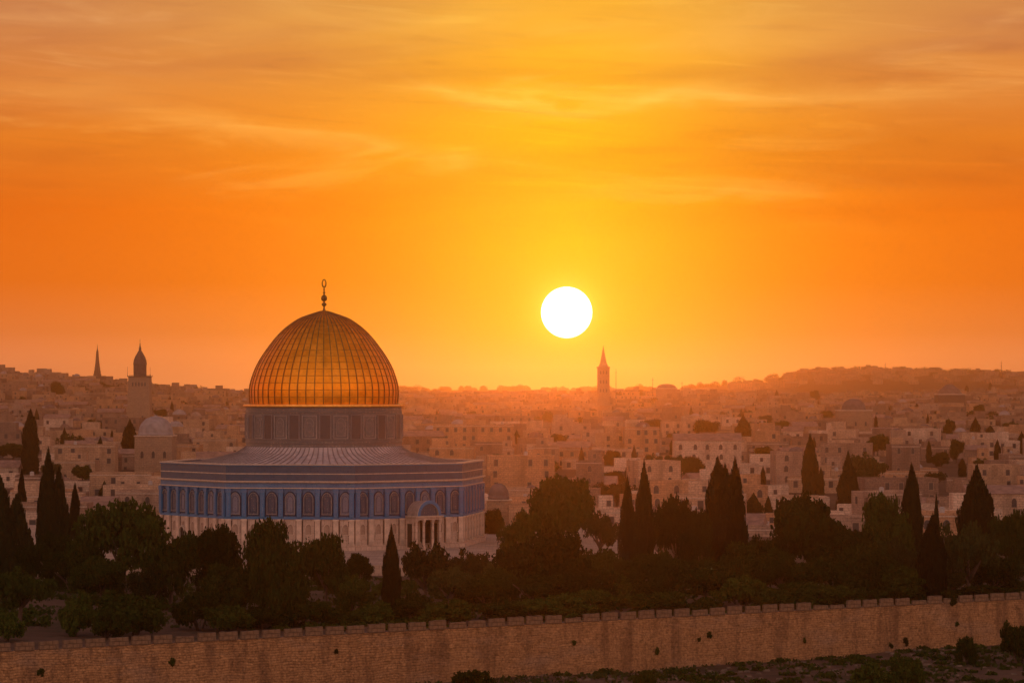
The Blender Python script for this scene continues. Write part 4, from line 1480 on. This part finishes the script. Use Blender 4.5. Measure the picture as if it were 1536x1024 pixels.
def domed_building(px, base, d, wpx, hpx, dome_w, dome_h, label, dome_mat, wall_mat, nwin=3, lantern=True, rz=0.0, name='domed_building', kind='dome'):
    t, s = thing_at(name, px, base, d, label, 'building', rz)
    a = wpx / 2 * s
    mb = MB()
    mb.box((-a, -a * .8, -8), (a, a * 1.2, hpx * s), wall_mat)
    mb.box((-a - .25, -a * .8 - .25, hpx * s), (a + .25, a * 1.2 + .25, (hpx + 1.5) * s), M['pale_trim'])
    mb.obj('wall', t)
    rd, hd, z0 = dome_w / 2 * s, dome_h * s, (hpx + 1.5) * s
    cy = a * .2
    mb = MB()
    if kind == 'dome':
        pr = [(rd * 1.03, z0), (rd * 1.03, z0 + .5)] + [(rd * math.cos(q) ** .9 if q < 1.5 else .05, z0 + .5 + hd * math.sin(q)) for q in [math.pi / 2 * k / 12 for k in range(13)]]
        mb.lathe(pr, 32, dome_mat, 0, cy)
    else:
        mb.lathe([(rd, z0), (rd * .75, z0 + hd * .45), (rd * .3, z0 + hd * .9), (.1, z0 + hd)], 12, dome_mat, 0, cy)
    dm = mb.obj('dome' if kind == 'dome' else 'roof', t, smooth=(kind == 'dome'))
    if lantern:
        mb = MB(); mb.lathe([(1.3 * s * 3, z0 + hd * .97), (1.3 * s * 3, z0 + hd + 2 * s), (.2, z0 + hd + 4 * s)], 10, dome_mat, 0, cy); mb.obj('lantern', dm)
    for k in range(nwin):
        place('window', window_mesh('arch'), t, (a * (-.6 + 1.2 * k / max(nwin - 1, 1)), -a * .8 - .02, hpx * s * .3), 0, (1.0, 1, 1.35))
    return t


domed_building(233, 700, 960, 56, 46, 52, 26, 'stone church with broad grey dome left of the golden dome', M['dome_grey'], M['tower_stone'], 3)
domed_building(748, 806, 545, 36, 56, 31, 20, 'small kiosk with dark dome just right of the shrine', M['dome_dark'], M['tower_stone'], 1, False)
domed_building(1281, 648, 1480, 50, 32, 36, 15, 'square building with low dark dome on the right slope', M['dome_dark'], M['tower_stone'], 3, False)
domed_building(1425, 602, 2250, 40, 10, 38, 15, 'broad hall with dark pyramid roof high on the right slope', M['dome_dark'], M['tower_dark'], 0, False, 0, 'pyramid_roofed_hall', 'pyramid')
domed_building(1000, 592, 2450, 30, 9, 28, 5, 'wide hall with shallow dome on the ridge right of the bell tower', M['dome_dark'], M['tower_stone'], 0, False)

for i, (px, top, base, d, lab) in enumerate([
        (924, 553, 592, 2350, 'thin mast just right of the pointed bell tower'), (979, 566, 590, 2500, 'stubby mast right of the shallow-domed ridge hall'),
        (1023, 572, 592, 2500, 'short dark mast on the ridge near the bell tower'), (1328, 543, 562, 5160, 'lone thin mast on the far right ridge'),
        (1502, 540, 564, 5160, 'tall mast with cross arms on the far right ridge')]):
    t, s = thing_at('mast', px, base, d, lab, 'mast', 0, 'masts on the skyline')
    h = (base - top) * s
    mb = MB()
    mb.tube([(0, 0, -2), (0, 0, h * .6), (0, 0, h)], [.45 * s, .38 * s, .2 * s], 6, M['metal_dark'])
    mb.obj('pole', t)
    for q in ((.62, .8) if i > 2 else (.85,)):
        mb = MB(); mb.box((-1.6 * s, -.15, h * q), (1.6 * s, .15, h * q + .5 * s), M['metal_dark']); mb.obj('crossarm', t)

# ------------------------------------------------------------------ trees among the houses
far_trees = [
    ('cypress', 2, 46, 618, 716, 25, 'tall dark column cypress among the houses on the far left'),
    ('cone', 0, 97, 642, 670, 11, 'small pointed cypress right of the tall column cypress on the far left'),
    ('cone', 1, 195, 631, 682, 23, 'cone-shaped cypress touching the grey-domed church'),
    ('cone', 0, 157, 722, 760, 18, 'stocky cone cypress on the lower slope left of the shrine'),
    ('cypress', 0, 258, 602, 625, 6, 'thin cypress on the slope right of the minaret'),
    ('round', 0, 242, 613, 628, 22, 'low round tree on the slope behind the grey dome'),
    ('round', 1, 86, 572, 596, 20, 'round dark tree high on the left hill below the stepped spire'),
    ('round', 2, 125, 697, 724, 30, 'hazy round tree among houses between the cypress clump and church'),
    ('round', 0, 20, 664, 690, 44, 'dark spreading tree among houses at the far left edge'),
    ('cone', 0, 775, 645, 668, 10, 'small cone cypress halfway to the sun right of the golden dome'),
    ('round', 1, 805, 624, 642, 15, 'left one of two hazy round trees below the sun'),
    ('round', 2, 821, 616, 638, 15, 'right one of two hazy round trees below the sun'),
    ('cone', 0, 951, 668, 697, 9, 'thin dark cypress beside a house below the bell tower'),
    ('olive', 0, 925, 722, 762, 70, 'hazy spreading tree above the twin cypresses'),
    ('round', 0, 1057, 629, 660, 54, 'wide dark tree on the slope right of the bell tower'),
    ('cone', 1, 1115, 624, 664, 24, 'dark cone cypress right of the wide slope tree'),
    ('round', 2, 1013, 682, 722, 40, 'left half of a hazy tree pair above the two-tipped clump'),
    ('round', 1, 1040, 684, 720, 36, 'right half of a hazy tree pair above the two-tipped clump'),
    ('round', 1, 1065, 689, 708, 22, 'small round tree beside the hazy tree pair'),
    ('cone', 1, 1130, 741, 788, 28, 'hazy cone tree between the two-tipped clump and the umbrella pine'),
    ('cypress', 0, 1152, 745, 790, 14, 'slim hazy cypress left of the umbrella pine'),
    ('cypress', 1, 1215, 655, 745, 28, 'tall dark cypress behind the umbrella pine'),
    ('cypress', 0, 1231, 702, 745, 11, 'thin cypress at the side of the tall one behind the umbrella pine'),
    ('cone', 0, 1272, 681, 775, 31, 'sharp cone cypress right of the umbrella pine'),
    ('olive', 1, 1297, 678, 738, 62, 'pale hazy tree behind the sharp cone cypress'),
    ('round', 2, 1349, 671, 698, 16, 'dark tree at the left end of the three-windowed house'),
    ('cypress', 0, 1393, 661, 694, 9, 'narrow cypress at the right end of the three-windowed house'),
    ('round', 0, 1434, 658, 694, 24, 'dark broad tree on the right slope'),
    ('cypress', 2, 1443, 688, 718, 12, 'short column cypress below the dark broad tree on the right slope'),
    ('cypress', 1, 1463, 627, 660, 17, 'dark flame-shaped cypress high on the right slope'),
    ('cypress', 2, 1485, 639, 662, 15, 'stubby hazy cypress right of the flame-shaped one'),
    ('round', 1, 1423, 628, 662, 18, 'faint upright tree left of the flame-shaped cypress'),
    ('cypress', 1, 1532, 648, 682, 16, 'dark cypress at the right edge among the houses'),
    ('round', 2, 1316, 650, 684, 34, 'hazy tree below the low dark dome'),
    ('cone', 0, 1375, 605, 618, 8, 'tiny cone cypress high on the right slope'),
    ('cypress', 0, 1165, 585, 600, 6, 'small upright cypress on the ridge right of the bell tower'),
    ('cone', 0, 1130, 605, 620, 7, 'tiny cypress below the ridge right of the bell tower'),
    ('round', 0, 1223, 585, 602, 15, 'rounded tree on the near ridge left of the low dark dome'),
    ('cypress', 2, 1450, 578, 592, 6, 'short cypress right of the pyramid roof'),
    ('cypress', 1, 1485, 573, 586, 6, 'upright cypress on the ridge farther right of the pyramid roof'),
    ('round', 1, 980, 628, 658, 40, 'hazy clump of tree right of the house below the bell tower'),
    ('round', 0, 1470, 606, 626, 16, 'hazy round tree above the flame-shaped cypress'),
    ('olive', 2, 700, 655, 672, 18, 'faint tree right of the golden dome drum'),
    ('round', 2, 1180, 860, 890, 40, 'small dark tree in the shade below the umbrella pine'),
]
GF = 'trees among the houses of the city'
OPEN = []
for (k, v, x, t_, b_, w, lab) in far_trees:
    o = tree(k, v, x, t_, b_, w, lab, GF, None, trunk=(t_ > 640))
    OPEN.append((x, b_, w, o.location.y))
rt = random.Random(77)
WILD = []
while len(WILD) < 46:
    px = rt.uniform(0, 1536) if rt.random() < .5 else rt.uniform(900, 1536)
    by = rt.uniform(622, 735)
    if 225 < px < 735 and by > 640 or 360 < px < 610: continue
    if any(abs(px - q[0]) < (q[2] + 22) / 2 and abs(by - q[1]) < 26 for q in OPEN): continue
    k = rt.choice(['cypress', 'cypress', 'cone', 'round', 'round', 'olive'])
    d = ground_hit(px, by)
    hm = rt.uniform(5.5, 10.0) if k in ('cypress', 'cone') else rt.uniform(4, 7)
    wm = hm * (rt.uniform(.22, .36) if k in ('cypress', 'cone') else rt.uniform(.9, 1.6))
    o = tree(k, rt.randrange(2), px, by - hm / d * F, by, wm / d * F, 'pending', GF, d, trunk=by > 690)
    OPEN.append((px, by, wm / d * F, d))
    WILD.append(dict(o=o, px=px, py=by - hm / d * F, kind=k))


# ------------------------------------------------------------------ the city's houses
def house_body(mb, w, d, h, mat, cx=0, cy=0, z0=-4.0, par=.55):
    a, c, t = w / 2, d / 2, .35
    o = [(cx - a, cy - c), (cx + a, cy - c), (cx + a, cy + c), (cx - a, cy + c)]
    i = [(cx - a + t, cy - c + t), (cx + a - t, cy - c + t), (cx + a - t, cy + c - t), (cx - a + t, cy + c - t)]
    V = [(*p, z0) for p in o] + [(*p, h) for p in o] + [(*p, h) for p in i] + [(*p, h - par) for p in i]
    Fc = []
    for k in range(4):
        k2 = (k + 1) % 4
        Fc += [(k, k2, 4 + k2, 4 + k), (4 + k, 4 + k2, 8 + k2, 8 + k), (8 + k, 8 + k2, 12 + k2, 12 + k)]
    mb.mesh(V, Fc, mat)
    mb.mesh([V[12], V[13], V[14], V[15]], [(0, 1, 2, 3)], M['roof_deck'])


HOUSES = []
OCC = []      # reserved image spots: named buildings


def clear_of_landmarks(px, py, d):
    for (x0, x1, y0, y1, dd) in ((200, 268, 612, 702, 960), (190, 232, 560, 655, 1480), (725, 770, 720, 812, 545), (1252, 1310, 596, 652, 1480), (892, 918, 545, 616, 2120)):
        if d < dd + 25 and x0 < px < x1 and y0 < py < y1 + 6:
            return False
    return True


def add_house(x, y, w, d, h, rz, rnd):
    z = ground_z(x, y)
    mat = rnd.choice(HOUSE)
    root = thing('stone_house', 'pending', 'house', (x, y, z), rz, 'stone houses of the old city')
    mb = MB()
    house_body(mb, w, d, h, mat)
    if rnd.random() < .5:
        mb.box((-w / 2 - .12, -d / 2 - .12, h - .75), (w / 2 + .12, -d / 2, h - .55), M['pale_trim'])
    mb.obj('wall', root)
    feats = []
    q = rnd.random()
    if q < .30:
        w2, d2, h2 = w * rnd.uniform(.3, .55), d * rnd.uniform(.4, .6), rnd.uniform(2.2, 3.2)
        m2 = MB(); house_body(m2, w2, d2, h2, mat, 0, 0, -.55, .3)
        up = m2.obj('rooftop_room', root, loc=(rnd.uniform(-1, 1) * (w - w2) * .45, (d - d2) * rnd.uniform(0, .4), h))
        place('window', window_mesh('rect'), up, (rnd.uniform(-.2, .2) * w2, -d2 / 2 - .02, .6), 0, (.8, 1, .7))
        feats.append('rooftop room')
    elif q < .38:
        rr_ = min(w, d) * rnd.uniform(.20, .30)
        m2 = MB(); m2.lathe([(rr_ * math.cos(a), h - .55 + rr_ * .8 * math.sin(a)) for a in [math.pi / 2 * k / 7 for k in range(7)]] + [(.05, h - .55 + rr_ * .82)], 18, rnd.choice([M['dome_grey'], M['dome_dark'], mat, mat]))
        m2.obj('dome', root, smooth=True, loc=(rnd.uniform(-.2, .2) * w, rnd.uniform(-.1, .2) * d, 0))
        feats.append('roof dome')
    elif q < .46:
        m2 = MB()
        zz4 = rnd.uniform(1.6, 2.6)
        a, c = w / 2 + .3, d / 2 + .3
        m2.mesh([(-a, -c, h), (a, -c, h), (a, c, h), (-a, c, h), (-a, 0, h + zz4), (a, 0, h + zz4)], [(0, 1, 5, 4), (2, 3, 4, 5), (1, 2, 5), (3, 0, 4), (3, 2, 1, 0)], plain_roof)
        m2.obj('roof', root)
        feats.append('pitched roof')
    if rnd.random() < .22 and 'pitched roof' not in feats:
        m2 = MB(); m2.lathe([(.55, h - .5), (.55, h + .9), (.1, h + 1.05)], 10, M['white_tank'])
        m2.obj('water_tank', root, loc=(rnd.uniform(-.38, .38) * w, -d * rnd.uniform(.05, .35), 0))
    kind = 'arch' if rnd.random() < .25 else 'rect'
    rows = 1 if h < 5.2 else 2 if h < 8.5 else 3
    cols = max(1, int(w / rnd.uniform(3.0, 4.6)))
    sx, sz = rnd.uniform(.9, 1.25), rnd.uniform(.9, 1.15)
    nwin = 0
    for r in range(rows):
        zz5 = h - 2.9 - r * 3.1
        for k in range(cols):
            if rnd.random() < .22: continue
            place('window', window_mesh(kind), root, (-w / 2 + w * (k + .5) / cols + rnd.uniform(-.25, .25), -d / 2 - .02, zz5), 0, (sx, 1, sz))
            nwin += 1
    side = 1 if math.sin(rz) < -.05 else -1 if math.sin(rz) > .05 else 0
    if side and d > 5:
        for r in range(rows):
            for k in range(max(1, int(d / 4.5))):
                if rnd.random() < .4: continue
                place('window', window_mesh(kind), root, (side * (w / 2 + .02), -d / 2 + d * (k + .5) / max(1, int(d / 4.5)), h - 2.9 - r * 3.1), R(90) * side, (sx, 1, sz))
    HOUSES.append(dict(o=root, px=768 + F * x / y, py=HOR - (z + h - EYE) / y * F, w=w, h=h, nwin=nwin, rows=rows, feats=feats, kind=kind, mat=mat, d=y))


plain_roof = plain('clay_roof', (.26, .155, .10), .9, .3, .7)
rnd = random.Random(21)
heroes = [   # houses the photograph shows clearly: x, top row, distance, width px, height m, turn
    (885, 690, 760, 38, 10.5, -.10), (1354, 666, 905, 42, 6.2, .05), (1345, 716, 742, 112, 5.4, .06), (1490, 696, 800, 70, 5.2, .03),
    (980, 690, 770, 66, 7.5, .25), (1270, 664, 900, 76, 9.0, -.15), (1190, 676, 860, 62, 7.0, .1), (780, 682, 800, 100, 7.2, .05), (130, 666, 930, 90, 6.0, .03),
    (60, 712, 760, 70, 8.5, .12), (1060, 660, 930, 100, 6.5, .02), (1440, 762, 600, 110, 5.6, .04), (965, 772, 590, 44, 5.0, -.2), (205, 726, 740, 90, 7.0, -.04),
    (710, 636, 1120, 120, 7.0, .02), (1010, 720, 690, 84, 6.4, .05), (960, 640, 1080, 52, 8.0, .1)]
for (px, top, d, wpx, h, rz) in heroes:
    x = (px - 768) / F * d
    add_house(x, d, wpx / F * d, rnd.uniform(8, 12), EYE + (HOR - top) / F * d - ground_z(x, d), rz, rnd)
dd = 548.0
LIMIT = 296
far_rows = []
while dd < 3500:
    half = .25 * dd + 8
    x = -half + rnd.uniform(0, 8)
    while x < half:
        long_ = rnd.random() < .22
        w = (rnd.uniform(18, 30) if long_ else rnd.uniform(7, 17)) * (1.0 if dd < 1200 else 1.15)
        y = dd + rnd.uniform(-6, 6) * (1 + dd / 1500)
        d = rnd.uniform(7, 12)
        h = (rnd.choice([2.8, 3.4, 4.2]) if long_ else rnd.choice([3.8, 4.6, 5.5, 6.5, 7.5, 8.8])) * rnd.uniform(.9, 1.1)
        if dd > 1900: h = min(h, 6.0)
        xc = x + w / 2
        px = 768 + F * xc / y
        z = ground_z(xc, y)
        top = HOR - (z + h - EYE) / y * F
        ok = True
        unseen = abs(px - 768) > 768 + w / y * F / 2 or (268 < px < 702 and top > 684) or (372 < px < 597 and top > 600)   # outside the frame or behind the shrine
        if y < 560 and px < 800: ok = False
        for (hx, ht, hd, hw, hh, hr) in heroes:
            if abs(px - hx) < hw / 2 + w / y * F / 2 - 2 and -14 < y - hd < 16: ok = False
            if abs(px - hx) < hw / 2 and 0 < hd - y < 60 and top < ht + 22: ok = False
        if not clear_of_landmarks(px, (top + HOR - (z - EYE) / y * F) / 2, y): ok = False
        for (tx, tb, tw, td) in OPEN:
            if y < td + 4 and abs(px - tx) < w / y * F / 2 + tw * .25 and top < tb - (2 if tb > 690 else 5) and td - y < 320:
                h2 = h - (tb - 2 - top) * y / F
                if h2 > 2.6: h = h2; top = HOR - (z + h - EYE) / y * F
                else: ok = False
        if dd > 1700 and rnd.random() < .15: ok = False
        if rnd.random() < .06: ok = False
        if ok:
            rz = rnd.uniform(-.35, .35) if rnd.random() < .6 else rnd.uniform(-.08, .08)
            if len(HOUSES) < LIMIT and dd < 1060 and not unseen:
                add_house(xc, y, w, d, h, rz, rnd)
            else:
                far_rows.append((xc, y, z, w, d, h, rz))
        x += w + (rnd.uniform(.2, 2.5) if rnd.random() < .8 else rnd.uniform(3, 9))
    dd *= 1.030 if dd < 1100 else 1.020


def far_houses():
    mb = MB()
    r = random.Random(4)
    for k in range(90):
        px, y = r.uniform(1180, 1600), r.uniform(4880, 5190)
        x = (px - 768) / F * y
        far_rows.append((x, y, ground_z(x, y), r.uniform(11, 27), 12, r.uniform(5, 10), r.uniform(-.2, .2)))
    for k in range(150):
        px, y = r.uniform(1100, 1600), r.uniform(4150, 5150)
        x = (px - 768) / F * y
        far_rows.append((x, y, ground_z(x, y), r.uniform(9, 22), 10, r.uniform(4, 7), r.uniform(-.2, .2)))
    for k in range(40):
        px, y = r.uniform(-40, 330), r.uniform(2700, 2800)
        x = (px - 768) / F * y
        far_rows.append((x, y, ground_z(x, y), r.uniform(9, 22), 10, r.uniform(4, 8), r.uniform(-.2, .2)))
    for (x, y, z, w, d, h, rz) in far_rows:
        m2 = MB()
        mat = r.choice(HOUSE) if y < 1500 else r.choice(FAR_STONE)
        house_body(m2, w, d, h, mat, par=.5)
        q = r.random()
        if q < .35:
            w2 = w * r.uniform(.3, .6)
            house_body(m2, w2, d * .5, r.uniform(2.2, 3.4) + h, mat, r.uniform(-.2, .2) * w, 0, h - .5, .3)
        elif q < .48:
            rr_ = min(w, d) * .33
            m2.lathe([(rr_ * math.cos(a), h - .5 + rr_ * .85 * math.sin(a)) for a in [math.pi / 2 * k / 5 for k in range(6)]], 12, r.choice([M['dome_grey'], M['dome_dark'], mat]))
        elif q < .56:
            a, c = w / 2 + .3, d / 2 + .3
            m2.mesh([(-a, -c, h), (a, -c, h), (a, c, h), (-a, c, h), (-a, 0, h + 2), (a, 0, h + 2)], [(0, 1, 5, 4), (2, 3, 4, 5), (1, 2, 5), (3, 0, 4)], plain_roof)
        cols = max(1, int(w / 4))
        for rr2 in range(1 if h < 5.2 else 2):
            for k in range(cols):
                if r.random() < .35: continue
                cx = -w / 2 + w * (k + .5) / cols
                zz6 = h - 2.8 - 3.1 * rr2
                m2.box((cx - .6, -d / 2 - .06, zz6), (cx + .6, -d / 2 + .05, zz6 + 1.7), M['window_dark'])
        cs, sn = math.cos(rz), math.sin(rz)
        off = len(mb.v)
        mb.v += [(x + p[0] * cs - p[1] * sn, y + p[0] * sn + p[1] * cs, z + p[2]) for p in m2.v]
        idx = [mb.mi(m) for m in m2.mats]
        mb.f += [tuple(k + off for k in f) for f in m2.f]
        mb.m += [idx[k] for k in m2.m]
    tag(mb.obj('distant_city'), 'mass of small flat-roofed stone houses far up the hillsides', None, None, 'stuff')


far_houses()

def distant_trees():
    """hazy tree masses on the far ridges and between far houses"""
    rs = np.random.RandomState(12)
    P, N, S = [], [], []
    spots = []
    for k in range(420):
        d = rs.choice([rs.uniform(1200, 2600), rs.uniform(2600, 2850), rs.uniform(4950, 5280)], p=[.6, .25, .15])
        px = rs.uniform(-40, 1580)
        if d < 2600 and 372 < px < 600: continue
        spots.append((px, d, rs.uniform(1.6, 4.2) * (1.0 if d < 3000 else 2.4)))
    for k in range(150):
        spots.append((rs.uniform(1050, 1580), 5200 + rs.uniform(-120, 25), rs.uniform(2.4, 4.8) * rs.choice([1, 1, 1, 2.0])))
    for k in range(60):
        spots.append((rs.uniform(-30, 365), 2800 + rs.uniform(-30, 15), rs.uniform(1.6, 4.0)))
    for k in range(60):
        spots.append((rs.uniform(600, 1050), 5700 + rs.uniform(-40, 20), rs.uniform(3.5, 7.5)))
    for (px, d, r) in spots:
        x = (px - 768) / F * d
        z = ground_z(x, d)
        n = 190 if d < 3000 else 420
        q = rs.normal(size=(n, 3)); q /= np.linalg.norm(q, axis=1)[:, None]
        asp = rs.uniform(.7, 1.2)
        p = q * rs.uniform(.5, 1, size=n)[:, None] * np.array([r * rs.uniform(.9, 1.9), r, r * asp]) + np.array([x, d, z + r * asp * .45])
        P.append(p); N.append(q)
    me = leaf_mesh('distant_wood', np.concatenate(P), np.concatenate(N), 1.5, M['leaf_olive'], 3, 1.3)
    tag(place('distant_wood', me), 'scattered hazy trees on the far slopes and ridges', None, None, 'stuff')


distant_trees()

# ------------------------------------------------------------------ each house's own label
COLS = [(-999, 75, 'at the left margin'), (75, 180, 'below the stepped spire'), (180, 285, 'below the domed minaret'), (285, 480, 'left of the golden dome'),
        (480, 700, 'right of the golden dome'), (700, 800, 'between dome and sun'), (800, 870, 'under the sun'), (870, 945, 'below the bell tower'),
        (945, 1050, 'right of the bell tower'), (1050, 1150, 'above the two-tipped clump'), (1150, 1250, 'above the umbrella pine'), (1250, 1330, 'below the low dark dome'),
        (1330, 1400, 'above the column cypress'), (1400, 1470, 'below the pyramid roof'), (1470, 9999, 'at the right margin')]
ROWS = [(-999, 682, 'high up'), (682, 712, 'halfway up'), (712, 745, 'lower down'), (745, 9999, 'nearest the garden')]
ORD = ['', 'second', 'third', 'fourth', 'fifth', 'sixth', 'seventh', 'eighth', 'ninth', 'tenth', 'eleventh', 'twelfth', 'thirteenth', 'fourteenth', 'fifteenth']
NUM = ['no', 'one', 'two', 'three', 'four', 'five', 'six', 'seven', 'eight', 'nine', 'ten', 'eleven', 'twelve']
cells = {}
for hs in HOUSES:
    ci = next(i for i, c in enumerate(COLS) if c[0] <= hs['px'] < c[1])
    ri = next(i for i, c in enumerate(ROWS) if c[0] <= hs['py'] < c[1])
    cells.setdefault((ci, ri), []).append(hs)
for (ci, ri), lst in cells.items():
    lst.sort(key=lambda q: q['px'])
    for i, hs in enumerate(lst):
        look = 'wide' if hs['w'] > 15 else 'tall' if hs['h'] > 8 else 'low' if hs['h'] < 4.4 else 'small' if hs['w'] < 9 else 'plain'
        ft = hs['feats'][0] if hs['feats'] else ('arched windows' if hs['kind'] == 'arch' and hs['nwin'] > 1 else 'square windows' if hs['nwin'] > 1 else 'one window' if hs['nwin'] == 1 else 'blank front')
        pos = '' if len(lst) == 1 else ', leftmost' if i == 0 else ', rightmost' if i == len(lst) - 1 else ', ' + ORD[min(i, 14)] + ' from left'
        hs['o']['label'] = '%s house with %s %s %s%s' % (look, ft, ROWS[ri][2], COLS[ci][2], pos)

cells = {}
for q in WILD:
    ci = next(i for i, c in enumerate(COLS) if c[0] <= q['px'] < c[1])
    ri = next(i for i, c in enumerate(ROWS) if c[0] <= q['py'] < c[1])
    cells.setdefault((ci, ri, q['kind']), []).append(q)
for (ci, ri, k), lst in cells.items():
    lst.sort(key=lambda q: q['px'])
    for i, q in enumerate(lst):
        kind = {'cypress': 'minor slim cypress', 'cone': 'minor pointed cypress', 'round': 'minor round tree', 'olive': 'minor ragged tree'}[k]
        pos = '' if len(lst) == 1 else ', leftmost' if i == 0 else ', rightmost' if i == len(lst) - 1 else ', ' + ORD[i] + ' from left'
        q['o']['label'] = '%s among houses %s %s%s' % (kind, ROWS[ri][2], COLS[ci][2], pos)

# ------------------------------------------------------------------ the air
mb = MB()
mb.box((-2500, -40, -14), (2500, 7300, 92), M['earth'])
hz = mb.obj('haze')
tag(hz, None, None, None, 'stuff')
m = bpy.data.materials.new('haze_air')
m.use_nodes = True
g = Nodes(m.node_tree)
g.n.clear()
out = g.new('ShaderNodeOutputMaterial')
pv = g.new('ShaderNodeVolumePrincipled')
pv.inputs['Color'].default_value = (.95, .78, .58, 1)
pv.inputs['Density'].default_value = HAZE_DENSITY
pv.inputs['Anisotropy'].default_value = HAZE_ANISO
g.l.new(pv.outputs[0], out.inputs['Volume'])
hz.data.materials.clear()
hz.data.materials.append(m)
print('houses', len(HOUSES), 'far', len(far_rows), 'trees', tcount[0], 'objects', len(bpy.data.objects))
